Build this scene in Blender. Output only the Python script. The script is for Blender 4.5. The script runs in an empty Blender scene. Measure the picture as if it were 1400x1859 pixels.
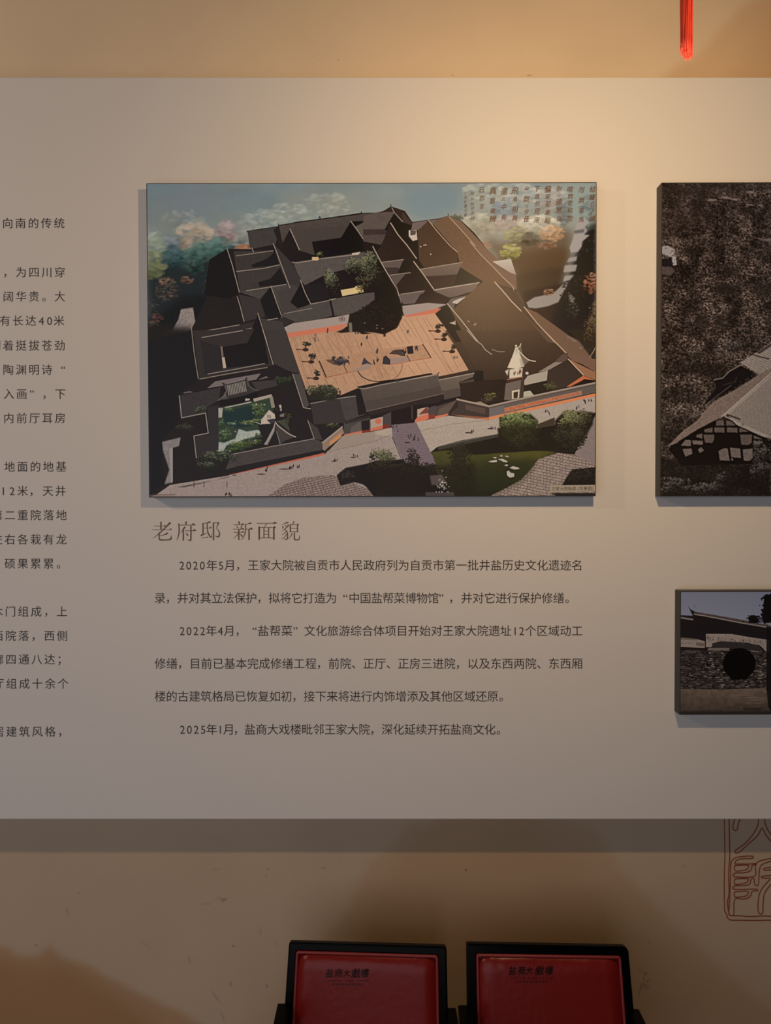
import bpy, bmesh, math, random
import numpy as np
from mathutils import Vector, Matrix

# ------------------------------------------------------------------ camera, world, lights, exposure
scene = bpy.context.scene
COL = scene.collection
CAM_H = 1.80                 # lens height above the floor
PITCH = math.radians(1.07)   # camera looks a touch downwards
FPX = 1291.0                 # focal length in pixels of the 1400 x 1859 frame
BOARD_Y = 1.80               # face of the white display board
WALL_Y = 1.88                # face of the painted wall behind it

cam_data = bpy.data.cameras.new('camera')
cam_data.sensor_fit = 'VERTICAL'
cam_data.sensor_height = 36.0
cam_data.lens = 36.0 * FPX / 1859.0
cam_data.clip_start = 0.05
cam = bpy.data.objects.new('camera', cam_data)
COL.objects.link(cam)
cam.location = (0, 0, CAM_H)
cam.rotation_euler = (math.pi / 2 - PITCH, 0, 0)
scene.camera = cam

scene.view_settings.view_transform = 'Standard'
scene.view_settings.look = 'None'
scene.view_settings.gamma = 1.0
scene.view_settings.exposure = 0.0
try:
    scene.view_settings.use_curve_mapping = False
except Exception:
    pass

world = bpy.data.worlds.new('room_ambient')
scene.world = world
world.use_nodes = True
bg = world.node_tree.nodes['Background']
bg.inputs[0].default_value = (0.80, 0.86, 1.0, 1)
bg.inputs[1].default_value = 0.01


def add_light(name, kind, loc, target, energy, color, **kw):
    d = bpy.data.lights.new(name, kind)
    d.energy = energy
    d.color = color
    for k, v in kw.items():
        setattr(d, k, v)
    o = bpy.data.objects.new(name, d)
    COL.objects.link(o)
    o.location = loc
    o.rotation_euler = (Vector(target) - Vector(loc)).to_track_quat('-Z', 'Y').to_euler()
    return o


# warm ceiling spotlight above and right of the picture
add_light('warm_spotlight', 'SPOT', (0.41, 0.77, 2.62), (0.53, 1.80, 2.21), 33.5, (1.0, 0.68, 0.364),
          spot_size=math.radians(177), spot_blend=1.0, shadow_soft_size=0.022)
# weaker lamp of the same ceiling row, further left
add_light('neutral_ceiling_lamp', 'POINT', (-2.60, 0.55, 2.98), (-1.0, 1.8, 1.9), 48.0, (1.0, 0.766, 0.543),
          shadow_soft_size=0.05)
# unseen narrow light added to brighten the tassel, its beam ending on the ceiling
add_light('added_tassel_light', 'SPOT', (0.95, -0.25, 0.25), (0.297, 0.70, 2.26), 430.0, (1.0, 0.86, 0.68),
          spot_size=math.radians(9), spot_blend=0.6, shadow_soft_size=0.03)
# cool daylight from the wide open side of the room behind the camera
add_light('daylight_opening', 'AREA', (-1.05, -1.20, 1.25), (0.0, 1.8, 1.3), 21.5, (0.94, 0.92, 1.0),
          shape='RECTANGLE', size=3.2, size_y=2.4)


# ------------------------------------------------------------------ helpers
def at(u, v, Y):
    """World point at distance Y (metres into the room) seen at photo pixel (u, v)."""
    c, s = math.cos(PITCH), math.sin(PITCH)
    a, b = (u - 700.0) / FPX, (929.5 - v) / FPX
    dx, dy, dz = a, c + b * s, -s + b * c
    t = Y / dy
    return Vector((dx * t, Y, CAM_H + dz * t))


def lin(c):
    c = np.asarray(c, dtype=np.float64) / 255.0
    return np.where(c <= 0.04045, c / 12.92, ((c + 0.055) / 1.055) ** 2.4)


def tag(o, label=None, cat=None, group=None, kind=None):
    if label:
        o['label'] = label
    if cat:
        o['category'] = cat
    if group:
        o['group'] = group
    if kind:
        o['kind'] = kind
    return o


def empty(name, loc):
    o = bpy.data.objects.new(name, None)
    COL.objects.link(o)
    o.location = loc
    o.empty_display_size = 0.05
    return o


def mesh_obj(name, verts, faces, mat, parent=None, smooth=False):
    me = bpy.data.meshes.new(name)
    me.from_pydata([tuple(v) for v in verts], [], faces)
    me.update()
    if smooth:
        me.shade_smooth()
    if mat:
        me.materials.append(mat)
    o = bpy.data.objects.new(name, me)
    COL.objects.link(o)
    if parent:
        o.parent = parent
    return o


def bm_obj(name, bm, mat, parent=None, smooth=False):
    bmesh.ops.recalc_face_normals(bm, faces=bm.faces)
    me = bpy.data.meshes.new(name)
    bm.to_mesh(me)
    bm.free()
    if smooth:
        me.shade_smooth()
    if mat:
        me.materials.append(mat)
    o = bpy.data.objects.new(name, me)
    COL.objects.link(o)
    if parent:
        o.parent = parent
    return o


def bm_box(bm, lo, hi, bevel=0.0, seg=2):
    vs = [bm.verts.new((x, y, z)) for x in (lo[0], hi[0]) for y in (lo[1], hi[1]) for z in (lo[2], hi[2])]
    fs = [(0, 1, 3, 2), (4, 6, 7, 5), (0, 4, 5, 1), (2, 3, 7, 6), (0, 2, 6, 4), (1, 5, 7, 3)]
    faces = [bm.faces.new([vs[i] for i in f]) for f in fs]
    if bevel > 0:
        edges = list({e for f in faces for e in f.edges})
        bmesh.ops.bevel(bm, geom=edges, offset=bevel, segments=seg, affect='EDGES', profile=0.5)
    return vs


def bm_tube(bm, pts, radii, n=10, cap=True):
    pts = [Vector(p) for p in pts]
    if not hasattr(radii, '__len__'):
        radii = [radii] * len(pts)
    rings = []
    for i, p in enumerate(pts):
        d = (pts[min(i + 1, len(pts) - 1)] - pts[max(i - 1, 0)]).normalized()
        up = Vector((0, 1, 0)) if abs(d.y) < 0.9 else Vector((1, 0, 0))
        a = d.cross(up).normalized()
        b = d.cross(a).normalized()
        rings.append([bm.verts.new(p + (a * math.cos(2 * math.pi * k / n) + b * math.sin(2 * math.pi * k / n)) * radii[i]) for k in range(n)])
    for i in range(len(rings) - 1):
        for k in range(n):
            bm.faces.new((rings[i][k], rings[i][(k + 1) % n], rings[i + 1][(k + 1) % n], rings[i + 1][k]))
    if cap:
        bm.faces.new(rings[0][::-1])
        bm.faces.new(rings[-1])


# ------------------------------------------------------------------ materials
def new_mat(name, color=(0.8, 0.8, 0.8), rough=0.5, spec=0.5, metallic=0.0, coat=0.0):
    m = bpy.data.materials.new(name)
    m.use_nodes = True
    b = m.node_tree.nodes['Principled BSDF']
    b.inputs['Base Color'].default_value = (*color, 1)
    b.inputs['Roughness'].default_value = rough
    b.inputs['Specular IOR Level'].default_value = spec
    b.inputs['Metallic'].default_value = metallic
    b.inputs['Coat Weight'].default_value = coat
    b.inputs['Coat Roughness'].default_value = 0.08
    return m


def add_bump(m, scale=(1, 1, 1), noise=50.0, detail=4.0, strength=0.1, dist=0.001, mottling=0.0):
    nt = m.node_tree
    b = nt.nodes['Principled BSDF']
    tc = nt.nodes.new('ShaderNodeTexCoord')
    mp = nt.nodes.new('ShaderNodeMapping')
    mp.inputs['Scale'].default_value = scale
    nz = nt.nodes.new('ShaderNodeTexNoise')
    nz.inputs['Scale'].default_value = noise
    nz.inputs['Detail'].default_value = detail
    bp = nt.nodes.new('ShaderNodeBump')
    bp.inputs['Strength'].default_value = strength
    bp.inputs['Distance'].default_value = dist
    nt.links.new(tc.outputs['Object'], mp.inputs['Vector'])
    nt.links.new(mp.outputs['Vector'], nz.inputs['Vector'])
    nt.links.new(nz.outputs['Fac'], bp.inputs['Height'])
    nt.links.new(bp.outputs['Normal'], b.inputs['Normal'])
    return m


def print_mat(name, rough, spec):
    m = new_mat(name, rough=rough, spec=spec)
    nt = m.node_tree
    a = nt.nodes.new('ShaderNodeVertexColor')
    a.layer_name = 'ink'
    nt.links.new(a.outputs['Color'], nt.nodes['Principled BSDF'].inputs['Base Color'])
    return m


M = {}
M['board'] = add_bump(new_mat('board_white_paint', (0.80, 0.775, 0.75), 0.6, 0.2), (1, 1, 1), 220, 3, 0.04, 0.0006)
M['ink'] = new_mat('dark_grey_lettering', (0.060, 0.050, 0.045), 0.6, 0.3)
M['ink_brown'] = new_mat('brown_heading_lettering', (0.165, 0.105, 0.082), 0.6, 0.3)
M['brush_ink'] = new_mat('brown_brush_ink', (0.135, 0.080, 0.050), 0.5, 0.3)
M['frame_black'] = add_bump(new_mat('black_canvas_edge', (0.035, 0.033, 0.030), 0.5, 0.4), (1, 1, 1), 400, 2, 0.08, 0.0004)
M['print'] = print_mat('printed_photo_ink', 0.40, 0.15)
M['caption_paper'] = new_mat('caption_pale_box', (0.52, 0.50, 0.46), 0.5, 0.3)
M['lacquer'] = add_bump(new_mat('black_lacquer', (0.0015, 0.0015, 0.0018), 0.20, 0.09), (1, 1, 1), 35, 2, 0.03, 0.001)
M['leather'] = add_bump(new_mat('red_leatherette', (0.205, 0.011, 0.009), 0.30, 0.30), (1, 1, 1), 60, 5, 0.22, 0.0022)
M['piping'] = add_bump(new_mat('red_welt', (0.26, 0.03, 0.03), 0.38, 0.45), (1, 1, 1), 200, 2, 0.1, 0.001)
M['logo'] = new_mat('black_logo_print', (0.018, 0.004, 0.005), 0.5, 0.3)
M['logo_dim'] = new_mat('dark_red_logo_print', (0.055, 0.004, 0.006), 0.5, 0.3)
M['tassel'] = new_mat('red_silk_thread', (0.90, 0.075, 0.030), 0.45, 0.5)
M['seal'] = new_mat('red_seal_paint', (0.30, 0.085, 0.040), 0.7, 0.2)
M['floor'] = add_bump(new_mat('dark_stone_floor', (0.10, 0.085, 0.07), 0.5, 0.4), (1, 1, 1), 12, 5, 0.1, 0.002)
M['ceiling'] = add_bump(new_mat('dark_painted_ceiling', (0.10, 0.09, 0.085), 0.8, 0.2), (1, 1, 1), 40, 3, 0.1, 0.002)


# ------------------------------------------------------------------ a small paint box for the printed pictures
def vnoise(h, w, cell, seed, oct=1):
    rng = np.random.RandomState(seed)
    out = np.zeros((h, w))
    amp, tot = 1.0, 0.0
    cx, cy = (cell if hasattr(cell, '__len__') else (cell, cell))
    for _ in range(oct):
        gx, gy = int(w / cx) + 3, int(h / cy) + 3
        g = rng.rand(gy, gx)
        xs, ys = np.arange(w) / cx, np.arange(h) / cy
        xi, yi = xs.astype(int), ys.astype(int)
        fx, fy = xs - xi, ys - yi
        fx, fy = fx * fx * (3 - 2 * fx), fy * fy * (3 - 2 * fy)
        r0 = g[yi][:, xi] * (1 - fx) + g[yi][:, xi + 1] * fx
        r1 = g[yi + 1][:, xi] * (1 - fx) + g[yi + 1][:, xi + 1] * fx
        out += amp * (r0 * (1 - fy)[:, None] + r1 * fy[:, None])
        tot += amp
        amp *= 0.5
        cx, cy = max(cx / 2, 1.0), max(cy / 2, 1.0)
    return out / tot


def boxblur(a, r):
    r = int(round(r))
    if r < 1:
        return a
    for _ in range(2):
        for ax in (0, 1):
            p = np.pad(a, [(r + 1, r) if k == ax else (0, 0) for k in range(a.ndim)], mode='edge')
            c = np.cumsum(p, axis=ax)
            n = a.shape[ax]
            hi = np.take(c, np.arange(n) + 2 * r + 1, axis=ax)
            lo = np.take(c, np.arange(n), axis=ax)
            a = (hi - lo) / (2 * r + 1)
    return a


class Canvas:
    """Flat picture painted in sRGB values; coordinates are in the picture's own units, ss samples each."""

    def __init__(self, x0, y0, x1, y1, ss, base=(0, 0, 0)):
        self.x0, self.y0, self.ss = x0, y0, ss
        self.w, self.h = int(round((x1 - x0) * ss)), int(round((y1 - y0) * ss))
        self.a = np.empty((self.h, self.w, 3))
        self.a[:] = base

    def _win(self, xa, ya, xb, yb):
        s = self.ss
        i0, i1 = max(0, int((xa - self.x0) * s)), min(self.w, int((xb - self.x0) * s) + 2)
        j0, j1 = max(0, int((ya - self.y0) * s)), min(self.h, int((yb - self.y0) * s) + 2)
        if i1 <= i0 or j1 <= j0:
            return None
        X = (np.arange(i0, i1) + .5) / s + self.x0
        Y = (np.arange(j0, j1) + .5) / s + self.y0
        return i0, i1, j0, j1, X[None, :], Y[:, None]

    def blend(self, win, mask, col):
        i0, i1, j0, j1 = win[:4]
        t = self.a[j0:j1, i0:i1]
        m = mask[..., None]
        col = np.asarray(col, dtype=float)
        self.a[j0:j1, i0:i1] = t * (1 - m) + col * m

    def mask(self, pts, pad=0):
        P = np.asarray(pts, dtype=float)
        win = self._win(P[:, 0].min() - pad - 1, P[:, 1].min() - pad - 1, P[:, 0].max() + pad + 1, P[:, 1].max() + pad + 1)
        if win is None:
            return None, None
        X, Y = win[4], win[5]
        ins = np.zeros((Y.shape[0], X.shape[1]), dtype=bool)
        n = len(P)
        for i in range(n):
            xa, ya = P[i]
            xb, yb = P[(i + 1) % n]
            if ya == yb:
                continue
            c = ((ya > Y) != (yb > Y)) & (X < (xb - xa) * (Y - ya) / (yb - ya) + xa)
            ins ^= c
        return win, ins.astype(float)

    def poly(self, pts, col, a=1.0, blur=0.0, grain=0.0, seed=1, grad=None, cell=3):
        """grad: second colour reached at the bottom of the shape; grain: brightness noise."""
        win, m = self.mask(pts, blur * 2)
        if win is None:
            return
        if blur:
            m = boxblur(m, blur * self.ss)
        c = np.asarray(col, float)[None, None, :]
        if grad is not None:
            Y = win[5]
            t = np.clip((Y - Y.min()) / max(1e-6, Y.max() - Y.min()), 0, 1)[..., None]
            c = c * (1 - t) + np.asarray(grad, float) * t
        if grain:
            nz = vnoise(m.shape[0], m.shape[1], cell * self.ss, seed, 2)[..., None]
            c = c * (1 + grain * (nz - .5) * 2)
        self.blend(win, m * a, c)

    def line(self, pts, w, col, a=1.0):
        for (xa, ya), (xb, yb) in zip(pts[:-1], pts[1:]):
            win = self._win(min(xa, xb) - w, min(ya, yb) - w, max(xa, xb) + w, max(ya, yb) + w)
            if win is None:
                continue
            X, Y = win[4], win[5]
            dx, dy = xb - xa, yb - ya
            L = dx * dx + dy * dy + 1e-9
            t = np.clip(((X - xa) * dx + (Y - ya) * dy) / L, 0, 1)
            d = np.hypot(X - xa - t * dx, Y - ya - t * dy)
            m = np.clip((w / 2 - d) * self.ss + .5, 0, 1)
            self.blend(win, m * a, col)

    def ell(self, cx, cy, rx, ry, col, a=1.0, rot=0.0, soft=0.0):
        R = max(rx, ry) * (1 + soft) + 1
        win = self._win(cx - R, cy - R, cx + R, cy + R)
        if win is None:
            return
        X, Y = win[4] - cx, win[5] - cy
        c, s = math.cos(rot), math.sin(rot)
        d = np.hypot((X * c + Y * s) / rx, (-X * s + Y * c) / ry)
        if soft:
            m = np.clip((1 + soft - d) / (2 * soft), 0, 1)
            m = m * m * (3 - 2 * m)
        else:
            m = np.clip((1 - d) * min(rx, ry) * self.ss + .5, 0, 1)
        self.blend(win, m * a, col)

    def leaves(self, cx, cy, rx, ry, dark, light, n, seed, s=(1.0, 2.4), up=0.7, a=0.9, flat=0.6):
        """A tree crown: dark leaves all over, paler ones towards its top left."""
        rng = random.Random(seed)
        d, l = np.array(dark, float), np.array(light, float)
        lob = [(rng.uniform(-.6, .6), rng.uniform(-.6, .6), rng.uniform(.35, .6)) for _ in range(7)]
        for k in range(n):
            lx, ly, lr = lob[rng.randrange(7)]
            t, r = rng.uniform(0, 6.283), math.sqrt(rng.random())
            x, y = lx + lr * r * math.cos(t), ly + lr * r * math.sin(t)
            b = 0.45 - up * y * 0.6 - 0.3 * ((y - ly) / lr) - .15 * (x - lx) / lr + rng.uniform(-.35, .35)
            if k < n * .35:
                b = min(b, .15)
            b = min(1, max(0, b))
            q = rng.uniform(*s)
            self.ell(cx + x * rx, cy + y * ry, q, q * flat, d * (1 - b) + l * b, a, rng.uniform(-.8, .8))


def homography(src, dst):
    A = []
    for (x, y), (u, v) in zip(src, dst):
        A.append([x, y, 1, 0, 0, 0, -u * x, -u * y, -u])
        A.append([0, 0, 0, x, y, 1, -v * x, -v * y, -v])
    _, _, V = np.linalg.svd(np.array(A, float))
    return V[-1].reshape(3, 3)


def ink_grid(name, xs, zs, lincols, mat, parent, y=0.0):
    """A flat sheet (x by z grid) whose vertices carry the printed colours; rows run top to bottom."""
    nx, nz = len(xs), len(zs)
    co = np.zeros((nz, nx, 3), dtype=np.float32)
    co[..., 0] = xs[None, :]
    co[..., 1] = y
    co[..., 2] = zs[:, None]
    idx = np.arange(nx * nz, dtype=np.int32).reshape(nz, nx)
    q = np.stack([idx[:-1, :-1], idx[1:, :-1], idx[1:, 1:], idx[:-1, 1:]], -1).reshape(-1, 4)
    me = bpy.data.meshes.new(name)
    me.vertices.add(nx * nz)
    me.vertices.foreach_set('co', co.ravel())
    me.loops.add(q.size)
    me.loops.foreach_set('vertex_index', q.ravel())
    me.polygons.add(len(q))
    me.polygons.foreach_set('loop_start', np.arange(0, q.size, 4, dtype=np.int32))
    me.update(calc_edges=True)
    ca = me.color_attributes.new('ink', 'FLOAT_COLOR', 'POINT')
    rgba = np.ones((nx * nz, 4), dtype=np.float32)
    rgba[:, :3] = lincols.reshape(-1, 3)
    ca.data.foreach_set('color', rgba.ravel())
    me.materials.append(mat)
    o = bpy.data.objects.new(name, me)
    COL.objects.link(o)
    if parent:
        o.parent = parent
    return o


# ------------------------------------------------------------------ lettering
def text_mesh_data(s):
    c = bpy.data.curves.new('lettering', 'FONT')
    c.body = s
    c.size = 1.0
    c.resolution_u = 3
    o = bpy.data.objects.new('lettering', c)
    COL.objects.link(o)
    dg = bpy.context.evaluated_depsgraph_get()
    dg.update()
    me = bpy.data.meshes.new_from_object(o.evaluated_get(dg))
    n = len(me.vertices)
    co = np.zeros(n * 3)
    me.vertices.foreach_get('co', co)
    co = co.reshape(-1, 3)[:, :2].copy()
    faces = [list(p.vertices) for p in me.polygons]
    bpy.data.objects.remove(o)
    bpy.data.curves.remove(c)
    bpy.data.meshes.remove(me)
    return co, faces


_glyphs = {}


def glyph(ch):
    if ch not in _glyphs:
        _glyphs[ch] = text_mesh_data(ch)
    return _glyphs[ch]


class Lettering:
    """Collects glyphs placed on the (x, z) plane and builds them as one flat mesh just in front of a surface."""

    def __init__(self):
        self.v, self.f = [], []

    def add(self, co, faces, fn):
        b = len(self.v)
        self.v += [fn(p[0], p[1]) for p in co]
        self.f += [[b + i for i in f] for f in faces]

    def build(self, name, mat, parent):
        o = mesh_obj(name, self.v, self.f, mat, parent)
        bm = bmesh.new()
        bm.from_mesh(o.data)
        bmesh.ops.recalc_face_normals(bm, faces=bm.faces)
        for f in bm.faces:
            if f.normal.y > 0:
                f.normal_flip()
        bm.to_mesh(o.data)
        bm.free()
        return o

# ------------------------------------------------------------------ the setting: floor, ceiling, painted wall
bm = bmesh.new()
bm_box(bm, (-3.6, -2.2, -0.06), (3.6, WALL_Y + 0.12, 0.0))
tag(bm_obj('floor', bm, M['floor']), 'dark stone floor under the chairs', 'floor', kind='structure')
bm = bmesh.new()
bm_box(bm, (-3.6, -2.2, 3.30), (3.6, WALL_Y + 0.12, 3.40))
tag(bm_obj('ceiling', bm, M['ceiling']), 'dark ceiling above the display wall', 'ceiling', kind='structure')

# the wall carries a soft tan ink-wash mural: pale paper colour, browner washed hills, a few scuffs
WALL_BASE = (0.85, 0.675, 0.475)      # mural paper tone, lightened above to stand in for stronger light
WALL_LOW_SHADE = (0.595, 0.455, 0.322)      # same mural darkened below, the dimmer light put into its colour
M['wall'] = print_mat('ink_wash_mural', 0.75, 0.2)
add_bump(M['wall'], (1.0, 1.0, 6.0), 120, 4, 0.22, 0.0010)
tl, br = at(-120, -120, WALL_Y), at(1520, 1980, WALL_Y)
PXW = 1291.0 / WALL_Y * 1.0
wall_scale = WALL_Y / FPX


def wall_u(X):
    return 700 + X / wall_scale


def wall_v(Z):
    # photo row seen at height Z on the wall
    t = (Z - CAM_H) / WALL_Y
    c, s = math.cos(PITCH), math.sin(PITCH)
    return 929.5 - FPX * (t * c + s) / (c - t * s)


wc = Canvas(-140, -140, 1540, 2000, 0.5, (255, 255, 255))
HILL = np.array([230, 202, 172.0])
HILL2 = np.array([206, 170, 128.0])
MARK = np.array([120, 100, 84.0])


def hill(pts, col, a, blur):
    wc.poly(pts, col, a, blur)


hill([(1190, 150), (1225, 118), (1262, 100), (1290, 66), (1318, 36), (1345, 8), (1400, -20), (1540, -60), (1540, 300), (1150, 300)], HILL, 0.42, 7)
hill([(1325, 120), (1375, 60), (1400, 25), (1540, 0), (1540, 300), (1300, 300)], HILL, 0.22, 14)
hill([(560, 1745), (600, 1690), (635, 1655), (652, 1600), (668, 1570), (702, 1545), (735, 1502), (755, 1490), (770, 1500), (800, 1478), (980, 1470),
      (1080, 1500), (1130, 1575), (1160, 1608), (1215, 1665), (1300, 1740), (1400, 1830), (1540, 1860), (1540, 2000), (500, 2000)], HILL, 0.32, 9)
hill([(640, 1745), (680, 1640), (720, 1560), (800, 1490), (960, 1480), (1060, 1560), (1100, 1660), (1110, 1760), (700, 1780)], HILL2, 0.15, 24)
hill([(560, 1750), (700, 1690), (900, 1672), (1100, 1680), (1260, 1740), (1540, 1850), (1540, 2000), (300, 2000)], HILL2, 0.15, 22)
hill([(-140, 1715), (0, 1718), (22, 1735), (58, 1736), (84, 1718), (112, 1742), (150, 1752), (195, 1778), (260, 1810), (330, 1842), (430, 1900), (430, 2000), (-140, 2000)], HILL, 0.70, 6)
hill([(-140, 1740), (0, 1742), (60, 1760), (110, 1752), (190, 1800), (300, 1880), (300, 2000), (-140, 2000)], HILL2, 0.4, 16)
hill([(-140, 1930), (1540, 1930), (1540, 2000), (-140, 2000)], HILL2, 0.3, 30)
mott = (vnoise(wc.h, wc.w, (60, 60), 5, 4) - .5)[..., None]
wc.a *= 1 + 0.05 * mott


wx = np.concatenate([[-2.2, -1.8, -1.5, -1.3], np.arange(-1.12, 1.1201, 0.0028), [1.3, 1.5, 1.8, 2.2]])
wz = np.concatenate([[3.30, 3.27], np.arange(3.24, 2.88, -0.0028), np.arange(2.88, 1.05, -0.03), np.arange(1.05, 0.38, -0.0028), [0.36, 0.3, 0.2, 0.1, 0.0]])
# scuffs and specks are painted at a finer scale, only where they are
fu, fv = wall_u(wx), wall_v(wz)
ci = np.clip(((fu - wc.x0) * wc.ss).astype(int), 0, wc.w - 1)
cj = np.clip(((fv - wc.y0) * wc.ss).astype(int), 0, wc.h - 1)
wcol = wc.a[cj][:, ci] / 255.0
shade_mix = np.clip((fv - 300) / 900, 0, 1)[:, None, None]  # dimming of the light down the wall, blended into the mural colour
wcol = wcol ** 2.2 * (np.array(WALL_BASE) * (1 - shade_mix) + np.array(WALL_LOW_SHADE) * shade_mix)


def scuff(u, v, ru, rv, rot, a):
    X, Y = fu[None, :] - u, fv[:, None] - v
    c, s = math.cos(rot), math.sin(rot)
    d = np.hypot((X * c + Y * s) / ru, (-X * s + Y * c) / rv)
    m = np.clip(1.3 - d, 0, 1) * a
    wcol[:] = wcol * (1 - m[..., None] * np.array([.6, .62, .62]))


for k in [(404, 1634, 7, 2, -.5, .7), (398, 1632, 8, 3, .2, .3), (370, 1641, 10, 2.2, .0, .35), (116, 1655, 9, 1.6, 1.2, .5), (137, 1621, 3, 2, 0, .5),
          (421, 1718, 2.2, 2, 0, 1.0), (481, 1590, 1.6, 1.8, 0, .9), (485, 1578, 5, 1.3, 0, .6), (586, 1576, 4, 2, -.4, .5), (482, 1790, 4, 1.5, 1.2, .9),
          (415, 1787, 5, 1.5, 1.5, .8), (390, 1578, 10, 1.3, 0, .3), (340, 1742, 9, 3, 1.3, .3), (470, 1690, 9, 3, 1.3, .25), (58, 1716, 4, 2, 0, .5),
          (847, 1579, 4, 1.4, .2, .8), (848, 1581, 1.5, 1.5, 0, .8), (388, 1810, 16, 2, .9, .4), (400, 1845, 12, 2, 1.2, .35), (498, 1712, 10, 2, 1.1, .25),
          (1178, 1767, 3, 4, .4, .7), (1175, 1777, 6, 1.8, 1.5, .6), (1182, 1781, 5, 1.8, -1.0, .7), (1176, 1788, 7, 1.8, .6, .6), (1170, 1792, 7, 1.6, 1.5, .8),
          (1167, 1802, 5, 1.5, 1.7, .8), (1168, 1762, 6, 4, 0, .3), (1180, 1792, 9, 5, 0, .25), (1184, 1709, 6, 1.5, 1.5, .4), (1246, 1573, 4, 3, 0, .3),
          (820, 137, 2, 1.2, 0, .8), (958, 137, 5, 1.4, .0, .7), (570, 104, 1.5, 1, 0, .6), (615, 109, 1.5, 1, 0, .6), (260, 1715, 12, 2, .5, .2)]:
    scuff(*k)
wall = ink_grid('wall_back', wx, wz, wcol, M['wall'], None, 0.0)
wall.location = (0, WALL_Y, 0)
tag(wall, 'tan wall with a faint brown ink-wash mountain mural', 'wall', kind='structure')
# the wall has thickness behind its painted face
bm = bmesh.new()
bm_box(bm, (-3.6, WALL_Y + 0.002, 0.0), (3.6, WALL_Y + 0.12, 3.30))
M['plaster'] = add_bump(new_mat('tan_plaster', WALL_BASE, 0.8, 0.2), (1, 1, 1), 60, 3, 0.1, 0.001)
o = bm_obj('wall_core', bm, M['plaster'])
o.parent = wall
o.location = (0, -WALL_Y, 0)

# ------------------------------------------------------------------ display board, standing off the wall
board = empty('display_board', (0, BOARD_Y, 0))
tag(board, 'wide white wall-mounted display board printed with grey Chinese text', 'display board')
zt = at(700, 140.5, BOARD_Y).z
zb = at(700, 1487.0, BOARD_Y).z
bm = bmesh.new()
bm_box(bm, (-1.95, 0.0, zb), (1.95, 0.022, zt), 0.0012, 2)
bm_obj('panel', bm, M['board'], board)
bm = bmesh.new()
for x in np.arange(-1.6, 1.7, 0.8):
    bm_box(bm, (x - 0.02, 0.022, zb + 0.06), (x + 0.02, WALL_Y - BOARD_Y - 0.0005, zt - 0.06))
bm_obj('standoff_batten', bm, M['plaster'], board)

EPS = 0.0004


def bxz(u, v):
    p = at(u, v, BOARD_Y - EPS)
    return p.x, p.z


def put_glyph(L, ch, uc, vc, em, sx=1.0, shear=0.0, rot=0.0, yoff=-EPS, fn=bxz, cell_left=None):
    """Glyph with its em cell centred at photo pixel (uc, vc)."""
    co, faces = glyph(ch)
    if len(co) == 0:
        return
    adv = 1.0
    if ch in '0123456789“”，。、；()':
        adv = None
    x0, x1 = co[:, 0].min(), co[:, 0].max()
    cx = (0.5 if adv else (x0 + x1) / 2)
    cr, sr = math.cos(rot), math.sin(rot)

    def place(x, y):
        x, y = (x - cx) * sx, y - 0.38
        x += y * shear
        x, y = x * cr - y * sr, x * sr + y * cr
        X, Z = fn(uc + x * em, vc - y * em)
        return (X, yoff, Z)
    L.add(co, faces, place)


def put_run(L, s, u0, u1, v, em):
    p = (u1 - u0) / len(s)
    for i, ch in enumerate(s):
        c = u0 + (i + .5) * p
        if ch in '，、':
            c -= 0.30 * em
        if ch == '。':
            c -= 0.27 * em
        if ch == '；':
            c -= 0.27 * em
        put_glyph(L, ch, c, v, em, sx=(0.93 if ch.isdigit() else 1.0))


paras = [
    [(1026, [('2020', 324, 373.5), ('年', 374, 395.5), ('5', 395.5, 407), ('月', 407, 428), ('，', 428, 449),
             ('王家大院被自贡市人民政府列为自贡市第一批井盐历史文化遗迹名', 449.5, 1058.5)]),
     (1085.5, [('录，并对其立法保护，拟将它打造为', 280, 612), ('“', 622, 632), ('中国盐帮菜博物馆', 633, 797), ('”', 796.5, 806),
               ('，', 815, 836), ('并对它进行保护修缮。', 837, 1046)])],
    [(1145, [('2022', 324.5, 374), ('年', 373.5, 394.5), ('4', 394, 406), ('月', 406, 427), ('，', 427, 448), ('“', 457.5, 467), ('盐帮菜', 467.5, 531.5), ('”', 532, 541),
             ('文化旅游综合体项目开始对王家大院遗址', 552, 929), ('12', 929.5, 953), ('个区域动工', 953, 1058.5)]),
     (1204.5, [('修缮，目前已基本完成修缮工程，前院、正厅、正房三进院，以及东西两院、东西厢', 280.5, 1058.5)]),
     (1264, [('楼的古建筑格局已恢复如初，接下来将进行内饰增添及其他区域还原。', 280.5, 926)])],
    [(1324, [('2025', 325, 375), ('年', 374, 395), ('1', 395, 405), ('月', 405, 426), ('，', 425, 444), ('盐商大戏楼毗邻王家大院，深化延续开拓盐商文化。', 443.5, 921)])],
]
for p in paras:
    for v, runs in p:
        L = Lettering()
        for s, u0, u1 in runs:
            put_run(L, s, u0, u1, v, 21.2)
        L.build('text_line', M['ink'], board)

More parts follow.
